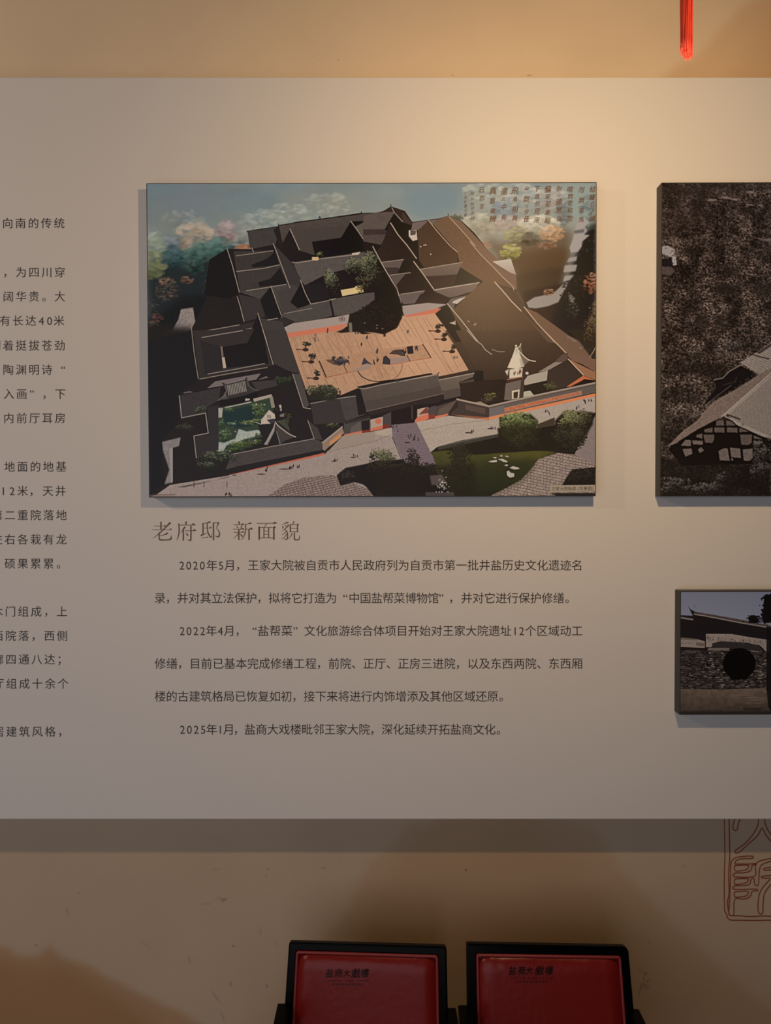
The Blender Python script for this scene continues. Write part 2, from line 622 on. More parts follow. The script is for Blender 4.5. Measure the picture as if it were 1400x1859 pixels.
left_paras = [
    [(405, 117, '向南的传统')],
    [(494, 118, '，为四川穿'), (538, 118, '阔华贵。大'), (582, 118, None), (627, 118, '刻着挺拔苍劲'), (671, 118, '陶渊明诗“'), (715, 119, '入画”，下'), (759, 119, '内前厅耳房')],
    [(847, 120.5, '地面的地基'), (891, 120.5, None), (935, 121, '第二重院落地'), (979, 121, '左右各栽有龙'), (1023, 121, '硕果累累。')],
    [(1110, 122, '木门组成，上'), (1154, 122.5, '西院落，西侧'), (1197, 123, '廊四通八达；'), (1241, 124, '厅组成十余个')],
    [(1328, 124, '居建筑风格，')],
]
for p in left_paras:
    for v, xr, s in p:
        L = Lettering()
        if s is None:
            parts = ([('有', 9), ('长', 32.5), ('达', 56), ('4', 75), ('0', 90), ('米', 107)] if v == 582 else
                     [('1', 6), ('2', 22), ('米', 41), ('，', 57), ('天', 87), ('井', 110)])
            for ch, uc in parts:
                put_glyph(L, ch, uc, v, 20.4)
            L.build('text_line', M['ink'], board)
            continue
        n = len(s)
        for i, ch in enumerate(s):
            c = xr - 9.5 - 23.4 * (n - 1 - i)
            if ch in '，。；':
                c -= 5.5
            if ch == '“':
                c += 6
            if ch == '”':
                c -= 5
            put_glyph(L, ch, c, v, 20.4)
        L.build('text_line', M['ink'], board)

# heading in a serif hand: every stroke is a ribbon of changing width
H1 = [
    [(100, 150, 10), (295, 150, 10)], [(262, 150, 2), (290, 128, 2), (292, 140, 22), (308, 150, 4)],
    [(222, 72, 34), (222, 95, 24), (222, 215, 24)], [(62, 218, 9), (415, 218, 9)], [(372, 214, 2), (396, 194, 18), (420, 218, 6)],
    [(392, 88, 44), (360, 120, 30), (300, 180, 24), (235, 245, 20), (160, 310, 14), (80, 370, 6)],
    [(190, 262, 20), (190, 360, 22), (196, 388, 26), (225, 402, 24), (330, 400, 20), (395, 388, 28), (408, 370, 24), (405, 318, 5)],
    [(205, 327, 8), (290, 305, 16), (335, 283, 30), (352, 288, 12)],
    [(670, 72, 30), (680, 78, 34), (672, 125, 14)], [(540, 131, 11), (845, 131, 11)], [(775, 128, 2), (808, 108, 26), (850, 132, 6)],
    [(542, 106, 32), (550, 140, 22), (552, 250, 22), (540, 330, 18), (510, 410, 8)], [(658, 165, 34), (625, 215, 16), (580, 275, 6)],
    [(628, 190, 22), (628, 412, 26)], [(660, 236, 10), (850, 236, 10)], [(795, 232, 2), (832, 212, 26), (860, 237, 6)],
    [(764, 150, 34), (766, 180, 24), (766, 380, 24), (755, 408, 24), (735, 408, 16), (705, 388, 6)], [(672, 272, 8), (695, 300, 22), (712, 322, 30)],
    [(1128, 74, 10), (1100, 80, 30), (1050, 92, 12), (985, 106, 10)], [(985, 96, 26), (986, 130, 22), (986, 305, 22)],
    [(944, 322, 30), (1000, 300, 14), (1060, 274, 8)], [(992, 186, 9), (1140, 186, 9)], [(1100, 182, 2), (1128, 168, 20), (1148, 187, 5)],
    [(1062, 100, 18), (1064, 180, 18), (1074, 260, 20), (1105, 325, 22), (1138, 355, 20), (1142, 330, 10), (1145, 282, 4)],
    [(955, 366, 8), (1030, 360, 10), (1065, 350, 16), (1085, 358, 10)], [(1176, 84, 24), (1178, 408, 24)], [(1182, 92, 12), (1268, 88, 14)],
    [(1262, 80, 22), (1266, 98, 26), (1245, 150, 14), (1232, 190, 10), (1262, 225, 14), (1282, 275, 20), (1282, 315, 24), (1262, 345, 24), (1205, 328, 6)],
]
H2 = [
    [(178, 68, 26), (192, 80, 30), (192, 118, 16)], [(90, 125, 10), (285, 125, 10)], [(226, 121, 2), (256, 108, 22), (284, 126, 5)],
    [(140, 140, 8), (155, 160, 14), (166, 186, 20)], [(245, 140, 24), (215, 198, 8)], [(82, 206, 10), (285, 206, 10)], [(226, 202, 2), (260, 190, 20), (286, 207, 5)],
    [(90, 264, 10), (285, 262, 10)], [(226, 260, 2), (260, 248, 20), (286, 263, 5)], [(186, 210, 22), (186, 404, 24)], [(182, 270, 14), (145, 325, 12), (90, 376, 5)],
    [(208, 296, 8), (235, 318, 20), (252, 342, 26)], [(415, 100, 22), (395, 98, 26), (350, 110, 12), (302, 120, 8)],
    [(308, 108, 22), (310, 150, 18), (306, 250, 18), (290, 310, 16), (260, 370, 12), (222, 404, 5)], [(312, 206, 10), (430, 206, 10)], [(375, 202, 2), (412, 186, 28), (442, 207, 6)],
    [(372, 210, 24), (372, 404, 26)],
    [(512, 101, 10), (870, 101, 10)], [(795, 97, 2), (840, 82, 26), (876, 102, 6)], [(694, 106, 16), (672, 135, 12), (644, 168, 8)],
    [(556, 158, 30), (556, 400, 26)], [(560, 175, 10), (840, 175, 10)], [(824, 158, 16), (842, 176, 26), (824, 200, 26), (824, 398, 28)],
    [(642, 180, 18), (642, 364, 18)], [(728, 180, 18), (728, 364, 18)], [(650, 240, 9), (722, 240, 9)], [(650, 300, 9), (722, 300, 9)], [(560, 365, 11), (836, 365, 11)],
    [(1088, 92, 22), (1060, 88, 22), (1010, 108, 10), (958, 126, 5)], [(975, 148, 10), (990, 165, 18), (982, 192, 24)], [(1026, 130, 10), (1038, 152, 18)],
    [(1098, 138, 22), (1078, 145, 26), (1030, 195, 14), (968, 242, 5)], [(1022, 205, 10), (1056, 245, 16), (1072, 300, 18), (1070, 360, 22), (1050, 392, 20), (1000, 376, 5)],
    [(1045, 248, 14), (1010, 285, 12), (968, 312, 5)], [(1062, 292, 14), (1020, 345, 12), (964, 388, 5)], [(1176, 64, 20), (1188, 76, 24), (1160, 118, 8)],
    [(1121, 112, 22), (1122, 266, 22)], [(1125, 125, 10), (1260, 125, 10)], [(1248, 108, 10), (1262, 122, 26), (1252, 150, 20), (1252, 264, 22)],
    [(1130, 190, 9), (1246, 190, 9)], [(1125, 250, 10), (1256, 250, 10)], [(1158, 280, 18), (1130, 335, 14), (1088, 390, 5)],
    [(1196, 265, 20), (1196, 370, 22), (1205, 395, 24), (1235, 400, 18), (1270, 396, 20), (1284, 375, 18), (1286, 318, 5)],
]


def smooth_pts(pts, n=5):
    if len(pts) < 3:
        return pts
    P = np.array(pts, float)
    out = []
    for i in range(len(P) - 1):
        p0, p1, p2, p3 = P[max(i - 1, 0)], P[i], P[i + 1], P[min(i + 2, len(P) - 1)]
        for k in range(n):
            t = k / n
            out.append(0.5 * (2 * p1 + (p2 - p0) * t + (2 * p0 - 5 * p1 + 4 * p2 - p3) * t * t + (3 * p1 - p0 - 3 * p2 + p3) * t ** 3))
    out.append(P[-1])
    return out


def ribbon(L, pts, fn, y):
    P = np.array(pts, float)
    lv, rv = [], []
    for i in range(len(P)):
        d = P[min(i + 1, len(P) - 1), :2] - P[max(i - 1, 0), :2]
        d = d / (np.hypot(*d) + 1e-9)
        n = np.array([-d[1], d[0]]) * max(P[i, 2], .5) / 2
        lv.append(P[i, :2] + n)
        rv.append(P[i, :2] - n)
    b = len(L.v)
    for p in lv + rv:
        X, Z = fn(p[0], p[1])
        L.v.append((X, y, Z))
    k = len(lv)
    for i in range(k - 1):
        L.f.append([b + i, b + i + 1, b + k + i + 1, b + k + i])


L = Lettering()
for ox, strokes in ((270, H1), (415, H2)):
    for i, s in enumerate(strokes):
        s = smooth_pts(s) if len(s) > 3 else s
        ribbon(L, [(x, y, w * 1.0) for x, y, w in s], lambda x, y, ox=ox: bxz(ox + x / 10, 940 + y / 10), -EPS - i * 0.000004)
L.build('heading', M['ink_brown'], board)


# ------------------------------------------------------------------ hung pictures: black-edged boxes with a printed face
def board_light(u, v):
    """Measured colour of the white board around the pictures, used only to turn photo colours into ink colours."""
    U = np.clip((u - 266) / 818.0, -.3, 1.4)[None, :, None]
    V = np.clip((v - 330) / 573.0, 0, 1.7)[:, None, None]
    c00, c10, c01, c11 = lin((157, 140, 126)), lin((214, 184, 149)), lin((160, 146, 133)), lin((184, 161, 139))
    return (c00 * (1 - U) + c10 * U) * (1 - V) + (c01 * (1 - U) + c11 * U) * V


def picture(name, label, cat, quad, depth, canvas, src, nx, nz, glare=0.0, inset=1.6):
    """quad: photo pixels of the front corners tl, tr, br, bl; canvas holds the painted print."""
    Yf = BOARD_Y - depth
    P = [at(u, v, Yf) for u, v in quad]
    cx, cz = sum(p.x for p in P) / 4, sum(p.z for p in P) / 4
    w = ((P[1].x - P[0].x) + (P[2].x - P[3].x)) / 2
    h = ((P[0].z - P[3].z) + (P[1].z - P[2].z)) / 2
    root = empty(name, (cx, BOARD_Y, cz))
    slope = ((P[1].z - P[0].z) / (P[1].x - P[0].x) + (P[2].z - P[3].z) / (P[2].x - P[3].x)) / 2
    root.rotation_euler = (0, -math.atan(slope), 0)
    tag(root, label, cat, 'pictures hung on the white board')
    bm = bmesh.new()
    bm_box(bm, (-w / 2, -depth, -h / 2), (w / 2, -0.0003, h / 2), 0.0008, 1)
    bm_obj('box_edge', bm, M['frame_black'], root)
    m = inset * 0.00137
    fx = np.linspace(-w / 2 + m, w / 2 - m, nx)
    fz = np.linspace(h / 2 - m, -h / 2 + m, nz)
    # photo pixel of every grid vertex
    U, V = (fx + w / 2) / w, (h / 2 - fz) / h
    Hm = homography([(0, 0), (1, 0), (1, 1), (0, 1)], src)
    gu, gv = np.meshgrid(U, V)
    den = Hm[2, 0] * gu + Hm[2, 1] * gv + Hm[2, 2]
    px = (Hm[0, 0] * gu + Hm[0, 1] * gv + Hm[0, 2]) / den
    py = (Hm[1, 0] * gu + Hm[1, 1] * gv + Hm[1, 2]) / den
    s = canvas.ss
    a = canvas.a
    # smooth the stair-steps away, then sharpen a little as prints are
    a = boxblur(a, 1)
    a = a + 0.8 * (a - boxblur(a, 2)) + 0.2 * (a - boxblur(a, 6))
    fxp, fyp = (px - canvas.x0) * s - .5, (py - canvas.y0) * s - .5
    i0 = np.clip(np.floor(fxp).astype(int), 0, a.shape[1] - 2)
    j0 = np.clip(np.floor(fyp).astype(int), 0, a.shape[0] - 2)
    tx, ty = np.clip(fxp - i0, 0, 1)[..., None], np.clip(fyp - j0, 0, 1)[..., None]
    c = (a[j0, i0] * (1 - tx) + a[j0, i0 + 1] * tx) * (1 - ty) + (a[j0 + 1, i0] * (1 - tx) + a[j0 + 1, i0 + 1] * tx) * ty
    ref = board_light(px[0], py[:, 0])
    # the photo's lamp sheen is taken off again, so that only the ink colour stays; the renderer adds the real sheen
    sheen = np.exp(-(((px - 960) / 220) ** 2 + ((py - 430) / 190) ** 2) / 1.6)[..., None] * np.array([.050, .043, .028]) * glare + .004
    alb = np.clip((lin(np.clip(c, 0, 255)) - sheen) / ref * 0.78, 0.006, 0.85)
    pr = ink_grid('print', fx, fz, alb, M['print'], root, -depth - 0.0002)
    return root, pr, w, h

# ------------------------------------------------------------------ the large colour picture: a bird's-eye view of a walled courtyard estate
def tile(ox, oy, s):
    def f(*n):
        return [(ox + n[i] / s, oy + n[i + 1] / s) for i in range(0, len(n), 2)]
    return f


A, B = tile(240, 310, 3.182), tile(660, 310, 3.182)
C_, D = tile(240, 600, 3.182), tile(660, 600, 3.182)
K, Lq, Mq, Nq, O = tile(480, 540, 6.364), tile(680, 560, 6.364), tile(360, 660, 6.364), tile(860, 600, 6.364), tile(600, 660, 5.385)

cv = Canvas(262, 326, 1090, 908, 3, (60, 56, 52))
P, LN, EL, LV = cv.poly, cv.line, cv.ell, cv.leaves
# sky and mist
yy = np.linspace(0, 1, cv.h)[:, None, None]
xx = np.linspace(0, 1, cv.w)[None, :, None]
sky = np.array([106, 115, 116.0]) * (1 - xx) + np.array([148, 144, 130.0]) * xx
mist = vnoise(cv.h, cv.w, (170, 70), 3, 5)[..., None]
cv.a[:] = sky * (0.90 + 0.18 * mist) + 14 * (vnoise(cv.h, cv.w, (260, 130), 9, 3)[..., None] - .5) * np.array([2, .5, -1])
P(A(80, 75, 560, 75, 560, 200, 300, 260, 80, 240), (98, 110, 112), .4, 14)
P(A(180, 120, 480, 90, 520, 230, 300, 260, 160, 260), (118, 115, 113), .6, 16)
P(A(600, 80, 840, 76, 880, 180, 700, 260, 560, 250), (102, 114, 116), .5, 14)
P(A(880, 110, 1400, 80, 1400, 240, 1000, 270, 860, 300), (128, 126, 117), .6, 16)
P(A(1000, 76, 1400, 76, 1400, 130, 1000, 150), (118, 120, 114), .5, 10)
P(B(0, 74, 560, 74, 560, 180, 480, 240, 250, 280, 170, 200, 0, 220), (122, 126, 121), .7, 16)
P(B(230, 100, 520, 90, 590, 240, 480, 260, 300, 285), (112, 124, 126), .65, 12)
P(B(1120, 70, 1345, 70, 1345, 330, 1200, 330, 1130, 200), (142, 150, 138), .6, 12)


def cloudtree(cx, cy, rx, ry, col, n, seed, a=.5, var=26, s=(3, 8)):
    rng = random.Random(seed)
    gy = sum(col) / 3
    col = [c * .74 + gy * .26 - 4 for c in col]
    for _ in range(n):
        t, r = rng.uniform(0, 6.283), math.sqrt(rng.random())
        k = rng.uniform(-var, var) - 14 * r * math.sin(t)
        EL(cx + rx * r * math.cos(t), cy + ry * r * math.sin(t), rng.uniform(*s), rng.uniform(*s) * .5,
           (col[0] + k, col[1] + k, col[2] + k), a * rng.uniform(.4, 1), rng.uniform(-.5, .3), .5)


def ct(f, x, y, rx, ry, *r, **k):
    (p,) = f(x, y)
    cloudtree(p[0], p[1], rx / 3.18, ry / 3.18, *r, **k)


# misty far trees on the left, getting darker downwards
ct(A, 300, 290, 120, 60, (138, 134, 122), 70, 1, a=.35)
ct(A, 760, 290, 130, 60, (150, 152, 134), 90, 2, a=.4)
ct(A, 900, 260, 130, 70, (156, 154, 134), 90, 3, a=.4)
ct(A, 1130, 200, 130, 70, (152, 148, 128), 80, 4, a=.35)
P(A(85, 560, 150, 470, 230, 400, 330, 430, 420, 380, 520, 420, 620, 360, 690, 460, 690, 720, 85, 720), (58, 78, 78), .92, 9)
P(A(85, 600, 200, 520, 300, 540, 420, 500, 560, 460, 690, 470, 690, 990, 85, 990), (38, 42, 44), 1, 9)
P(A(85, 880, 300, 720, 690, 700, 690, 990, 85, 990), (32, 32, 34), 1, 7)
ct(A, 145, 420, 60, 60, (132, 138, 112), 60, 5)
ct(A, 235, 415, 45, 40, (104, 106, 112), 40, 6)
ct(A, 130, 540, 72, 75, (112, 114, 76), 120, 7, a=.7)
ct(A, 120, 600, 50, 30, (88, 92, 62), 40, 17, a=.6)
ct(A, 365, 365, 105, 62, (164, 136, 110), 130, 8, a=.6)
ct(A, 320, 440, 50, 25, (150, 118, 98), 40, 9)
ct(A, 550, 355, 62, 60, (142, 118, 112), 110, 10, a=.6)
ct(A, 560, 400, 50, 25, (124, 96, 88), 30, 11)
ct(A, 420, 470, 110, 60, (64, 96, 84), 120, 12, a=.55)
ct(A, 240, 500, 60, 70, (52, 78, 82), 60, 13, a=.6)
ct(A, 360, 540, 60, 60, (50, 76, 68), 60, 14, a=.55)
ct(A, 500, 430, 70, 40, (74, 104, 96), 60, 15, a=.5)
ct(A, 635, 400, 40, 60, (140, 132, 122), 50, 16, a=.5)
ct(A, 645, 448, 36, 14, (150, 92, 62), 26, 18, a=.8)
ct(A, 200, 690, 70, 75, (98, 76, 62), 130, 19, a=.6, s=(1, 4))
ct(A, 190, 640, 30, 25, (134, 92, 66), 40, 20, a=.6, s=(1, 4))
ct(A, 320, 632, 36, 22, (130, 86, 62), 40, 21, a=.6, s=(1, 4))
ct(A, 140, 850, 40, 26, (116, 66, 62), 40, 22, a=.55, s=(1, 4))
ct(A, 120, 910, 40, 40, (96, 82, 62), 50, 23, a=.55, s=(1, 3))
ct(A, 120, 790, 40, 50, (70, 62, 56), 50, 24, a=.6, s=(1, 3))
ct(A, 440, 640, 40, 90, (58, 60, 52), 40, 25, a=.4, s=(1, 3))
ct(A, 460, 850, 30, 30, (44, 44, 40), 16, 26, a=.5, s=(1, 3))
# misty trees on the right
P(B(560, 290, 700, 250, 860, 260, 1000, 220, 1150, 260, 1345, 330, 1345, 480, 560, 480), (150, 142, 124), .75, 12)
ct(B, 700, 130, 130, 60, (172, 164, 138), 100, 31, a=.4)
ct(B, 900, 150, 130, 80, (182, 168, 140), 120, 32, a=.35)
ct(B, 1090, 170, 90, 70, (176, 154, 134), 90, 33, a=.4)
ct(B, 800, 240, 70, 50, (128, 130, 130), 60, 34, a=.5)
ct(B, 680, 310, 110, 60, (168, 152, 122), 130, 35, a=.5)
ct(B, 840, 310, 80, 50, (170, 146, 122), 90, 36, a=.45)
ct(B, 1150, 240, 40, 80, (120, 120, 108), 60, 37, a=.5)
ct(B, 1010, 310, 120, 44, (192, 174, 142), 150, 38, a=.55)
P(B(690, 380, 820, 420, 900, 360, 1010, 380, 1150, 330, 1215, 360, 1180, 560, 1120, 690, 930, 780, 880, 600, 720, 460), (106, 90, 70), .9, 9)
P(B(760, 500, 900, 470, 1160, 430, 1190, 480, 1150, 640, 1100, 720, 960, 760, 890, 700, 880, 590), (104, 84, 62), 1, 8, 0, 1, (74, 64, 52))
P(B(870, 600, 1150, 560, 1120, 690, 1010, 740, 930, 800, 870, 700), (80, 68, 54), .9, 5)
P(B(920, 700, 1160, 650, 1200, 990, 1100, 990, 930, 810), (68, 58, 49), 1, 4)
ct(B, 700, 430, 36, 34, (176, 120, 84), 40, 39, a=.5, s=(1, 4))
ct(B, 880, 370, 70, 44, (158, 144, 92), 120, 40, a=.6, s=(2, 5))
ct(B, 848, 468, 58, 44, (158, 144, 72), 120, 41, a=.75, s=(2, 5))
ct(B, 848, 505, 44, 14, (110, 98, 58), 40, 42, a=.7, s=(2, 4))
ct(B, 1085, 365, 72, 46, (196, 144, 96), 140, 43, a=.65, s=(2, 5))
ct(B, 1060, 435, 56, 22, (150, 104, 74), 50, 44, a=.6, s=(2, 4))
ct(B, 960, 400, 50, 40, (104, 92, 70), 50, 45, a=.5)
ct(B, 1300, 260, 50, 110, (118, 122, 110), 70, 46, a=.6)
P(B(1285, 350, 1345, 300, 1345, 990, 1050, 990, 1110, 800, 1180, 620, 1240, 430), (58, 53, 47), 1, 5)
ct(B, 1290, 480, 55, 100, (66, 62, 54), 70, 47, a=.6, s=(1, 4))
# pale path winding through the right-hand trees
PATH = (160, 146, 134)
P(B(1238, 280, 1285, 282, 1302, 300, 1276, 325, 1290, 350, 1270, 372, 1305, 374, 1262, 410, 1258, 440, 1236, 470, 1196, 476, 1188, 448, 1206, 400), PATH, .95, .8)
P(B(1216, 348, 1276, 338, 1270, 360, 1216, 366), (96, 92, 84), .8, 1)
P(B(1186, 505, 1232, 496, 1226, 522, 1172, 530), PATH, .85, .8)
P(B(1160, 548, 1232, 544, 1222, 582, 1152, 588), PATH, .85, .8)
P(B(1160, 610, 1214, 602, 1190, 632, 1150, 640), PATH, .85, .8)
P(B(938, 762, 984, 732, 1096, 708, 1142, 664, 1180, 640, 1160, 690, 1122, 760, 1060, 784, 994, 796, 952, 792), (142, 130, 118), 1, .8)
P(B(1180, 700, 1222, 740, 1210, 764, 1186, 756), (128, 118, 106), .8, 1)
ct(B, 1070, 702, 34, 18, (176, 112, 74), 40, 48, a=.7, s=(1, 3))
ct(B, 1310, 650, 46, 60, (176, 104, 66), 120, 49, a=.65, s=(1, 4))
ct(B, 1325, 860, 34, 110, (128, 98, 62), 100, 50, a=.6, s=(1, 4))
ct(B, 1205, 810, 34, 50, (92, 88, 68), 60, 51, a=.5, s=(1, 3))
LV(1040, 560, 26, 60, (50, 44, 40), (74, 66, 56), 150, 52)
# left forest and pale lane
P(A(286, 800, 355, 790, 372, 894, 396, 896, 396, 920, 350, 925, 240, 990, 196, 992, 230, 930, 270, 860), (128, 114, 108), 1, .8, .12, 3)
P(A(345, 898, 396, 896, 396, 918, 350, 922), (160, 122, 100), 1, .5)
P(C_(205, 0, 345, 0, 300, 30, 215, 82, 216, 134, 166, 142), (118, 108, 106), 1, .6)

# compound silhouette
P([(262, 590), (1090, 640), (1090, 908), (262, 908)], (38, 35, 34), 1, 6)
DK = (40, 36, 36)
P(A(450, 520, 552, 452, 690, 455, 668, 352, 845, 322, 850, 315, 1085, 280, 1322, 246) + B(110, 244, 160, 208, 240, 235, 296, 322, 430, 280, 490, 262, 560, 286, 640, 360, 725, 470,
  880, 600, 880, 700, 930, 790, 1100, 960) + D(1180, 128, 1340, 220, 1340, 300, 725, 440, 715, 515, 500, 490, 0, 590) + C_(1390, 590, 1105, 715, 540, 832, 220, 885, 95, 962, 95, 100, 345, -5) + A(450, 700), DK)
P(C_(95, 60, 345, 0, 390, 280, 270, 370, 270, 520, 175, 640, 190, 880, 95, 955), (34, 33, 35))
HI = (146, 128, 114)
# north-west roofs
P(A(670, 352, 845, 328, 850, 332, 832, 426, 700, 452, 682, 445), (64, 58, 56), grain=.06)
P(A(820, 345, 850, 318, 880, 440, 860, 450), (42, 38, 37))
P(A(850, 318, 1325, 252, 1400, 246, 1400, 290, 1262, 295, 1232, 385, 1040, 412, 1062, 492, 968, 462, 914, 340, 872, 420), (76, 68, 62), grain=.06, grad=(68, 60, 56))
P(A(930, 345, 1250, 320, 1212, 378, 1040, 410, 1056, 486, 975, 460), (70, 62, 58), .7)
P(A(914, 340, 872, 420, 865, 470, 960, 530, 1062, 492, 968, 462), (40, 36, 35))
P(A(1040, 412, 1205, 394, 1264, 295, 1342, 404, 1400, 444, 1270, 470, 1060, 500), (38, 34, 33))
P(A(1340, 300, 1400, 290, 1400, 420, 1350, 405, 1290, 325), (88, 78, 70))
P(A(1370, 350, 1400, 345, 1400, 385, 1390, 385), (36, 32, 32))
LN(A(848, 318, 900, 312, 945, 300, 1085, 282, 1230, 264, 1320, 252, 1328, 240), 1.6, (46, 40, 38))
LN(A(845, 308, 852, 318), 1.2, (46, 40, 38))
LN(A(1080, 282, 1086, 266, 1092, 280), 1.4, (46, 40, 38))
LN(A(665, 352, 750, 338, 846, 326), 1.4, (46, 40, 38))
LN(A(914, 338, 940, 395, 968, 458), 1.5, HI)
LN(A(1264, 293, 1302, 345, 1342, 404), 1.5, HI)
# hall with a long ridge
P(A(930, 530, 1400, 462, 1400, 560, 1270, 560, 1200, 590, 1120, 600, 1000, 662, 978, 640), (82, 74, 70), grain=.05)
LN(A(925, 530, 960, 534, 1100, 508, 1300, 486), 1.6, (128, 112, 100))
P(A(1040, 500, 1080, 500, 1075, 520, 1042, 520), (196, 152, 112))
P(A(1270, 478, 1320, 470, 1310, 486, 1272, 488), (170, 150, 132))
LV(*A(1082, 482)[0], 8, 6, (58, 60, 42), (124, 128, 86), 60, 60, s=(.6, 1.4))
P(A(845, 450, 925, 540, 985, 690, 905, 680, 830, 480), (62, 56, 54), .9)
# west range of halls
P(A(450, 515, 552, 452, 625, 705, 560, 740, 420, 720), (34, 31, 32))
P(A(590, 466, 818, 462, 842, 548, 606, 582), (58, 53, 51), grain=.05)
P(A(606, 583, 860, 550, 888, 655, 660, 692, 628, 700), (60, 55, 53), grain=.05)
P(A(690, 545, 780, 510, 832, 465, 848, 545, 700, 560), (38, 35, 35))
P(A(730, 645, 800, 625, 858, 560, 890, 655, 740, 672), (38, 35, 35))
P(A(650, 695, 895, 660, 985, 700, 960, 792, 870, 826, 800, 672, 742, 742, 620, 700), (70, 64, 61), grain=.05)
P(A(740, 760, 805, 672, 866, 840, 800, 862), (36, 33, 34))
P(A(620, 715, 742, 742, 770, 842, 650, 872), (56, 51, 51))
P(A(820, 425, 915, 678, 985, 640, 925, 535, 850, 455), (58, 53, 52))
P(A(840, 700, 920, 655, 985, 690, 960, 795, 870, 826), (66, 60, 58))
P(A(982, 640, 915, 760, 965, 800, 1036, 785), (36, 33, 33))
P(A(990, 660, 1125, 655, 1145, 745, 1042, 768), (42, 38, 38))
LN(A(604, 493, 700, 480, 816, 463), 1.3, HI, .8)
LN(A(606, 583, 760, 565, 855, 545), 1.3, HI, .9)
LN(A(660, 694, 800, 672, 892, 657), 1.3, HI, .9)
LN(A(550, 446, 580, 540, 622, 702), 1.3, HI)
LN(A(695, 448, 704, 472), 1.25, HI)
LN(A(818, 422, 862, 540, 914, 678), 1.3, HI)
LN(A(804, 668, 832, 750, 866, 840), 1.25, HI)
LN(A(974, 632, 1000, 705, 1036, 776), 1.3, HI)
LN(A(610, 728, 630, 795, 648, 870), 1.3, HI)
# north wall of the court
P(A(868, 828, 1040, 768, 1142, 752, 1162, 836, 1055, 866, 940, 882, 905, 905, 840, 900), (72, 66, 63), grain=.05)
P(A(1150, 745, 1400, 698, 1400, 770, 1258, 832, 1170, 838), (80, 72, 68), grain=.05)
LN(A(1040, 768, 1142, 752, 1160, 835), 1.6, (44, 38, 38))
LN(A(1036, 770, 1140, 750), 1.4, HI, .9)
LN(A(1142, 746, 1400, 698), 1.4, HI, .9)
LN(A(880, 825, 1040, 795), 1.2, HI, .7)
P(A(815, 870, 880, 845, 940, 870, 910, 905, 850, 900), (50, 45, 44))
# courtyard trees behind the court
P(A(1120, 600, 1270, 560, 1400, 470, 1400, 700, 1180, 740, 1150, 700), (42, 38, 36))
P(A(1205, 690, 1320, 670, 1400, 660, 1400, 690, 1215, 725), (196, 160, 116))
P(B(0, 560, 80, 480, 110, 560, 190, 690, 0, 710), (42, 38, 36))
P(A(1290, 668, 1335, 664, 1330, 700, 1270, 712), (202, 166, 112))
LV(*A(1150, 640)[0], 17, 26, (38, 36, 32), (116, 116, 88), 520, 61, s=(.6, 1.7))
LV(*A(1325, 560)[0], 34, 27, (38, 36, 32), (112, 112, 86), 900, 62, s=(.6, 1.7))
LV(*B(40, 570)[0], 24, 36, (38, 36, 32), (116, 114, 88), 950, 63, s=(.6, 1.7))
LV(*A(1335, 660)[0], 14, 16, (40, 36, 32), (96, 92, 70), 200, 64, s=(.6, 1.5))
# north-east roofs
P(B(0, 264, 150, 224, 182, 240, 122, 342, 0, 366), (88, 77, 70), grain=.05)
P(B(0, 340, 122, 340, 150, 362, 0, 380), (66, 57, 52))
P(B(105, 242, 160, 208, 240, 235, 298, 322, 225, 300, 182, 240), (62, 53, 47))
P(B(225, 240, 298, 322, 225, 300), (72, 62, 54))
LN(B(160, 208, 180, 245, 226, 296), 1.25, HI)
LN(B(158, 196, 162, 216), 1.2, (60, 52, 48))
LN(B(108, 244, 160, 210), 1.3, (52, 46, 42))
P(B(0, 376, 146, 366, 100, 432, 60, 440, 0, 410), (80, 70, 64), grain=.05)
P(B(0, 410, 100, 430, 60, 470, 0, 460), (48, 42, 39))
P(B(156, 305, 100, 440, 60, 480, 110, 522, 250, 522, 306, 508, 220, 390), (56, 49, 43))
LN(B(158, 304, 200, 372, 250, 430, 306, 508), 1.7, (160, 138, 118))
P(B(262, 346, 306, 342, 312, 400, 285, 408, 262, 380), (176, 158, 140))
P(B(272, 345, 305, 350, 300, 372, 272, 376), (90, 78, 68))
P(B(285, 300, 430, 280, 375, 340, 275, 348), (106, 92, 84))
LN(B(285, 300, 430, 280), 1.2, (60, 50, 44))
P(B(375, 290, 312, 350, 322, 520, 360, 575, 540, 560, 540, 470, 460, 390), (80, 65, 52))
P(B(430, 282, 490, 262, 650, 440, 800, 610, 880, 690, 760, 650, 690, 640, 560, 560, 540, 470, 400, 310), (108, 86, 67), grad=(104, 82, 64), grain=.03)
P(B(490, 262, 560, 290, 725, 466, 870, 600, 880, 690, 790, 610, 620, 412), (116, 93, 74))
LN(B(375, 288, 420, 345, 455, 385, 500, 435, 542, 472), 1.5, (158, 134, 111))
LN(B(488, 262, 560, 340, 645, 436), 1.5, (158, 134, 111))
LN(B(614, 412, 680, 490, 740, 550, 796, 608), 1.5, (158, 134, 111))
LN(B(488, 250, 492, 266), 1.3, (70, 58, 48))
for q in ((330, 440), (360, 430), (388, 484), (350, 432)):
    EL(*B(*q)[0], 1.4, 1.0, (180, 160, 138))
LV(*B(545, 268)[0], 14, 6, (86, 82, 66), (126, 120, 94), 90, 65, s=(.8, 1.8))
P(B(744, 526, 850, 510, 880, 602, 846, 590), (178, 162, 146), grad=(150, 132, 116))
P(B(750, 535, 846, 590, 880, 602, 884, 690, 860, 660, 800, 612), (112, 90, 76))
LN(B(800, 612, 862, 672, 868, 696), 1.2, (170, 148, 124))
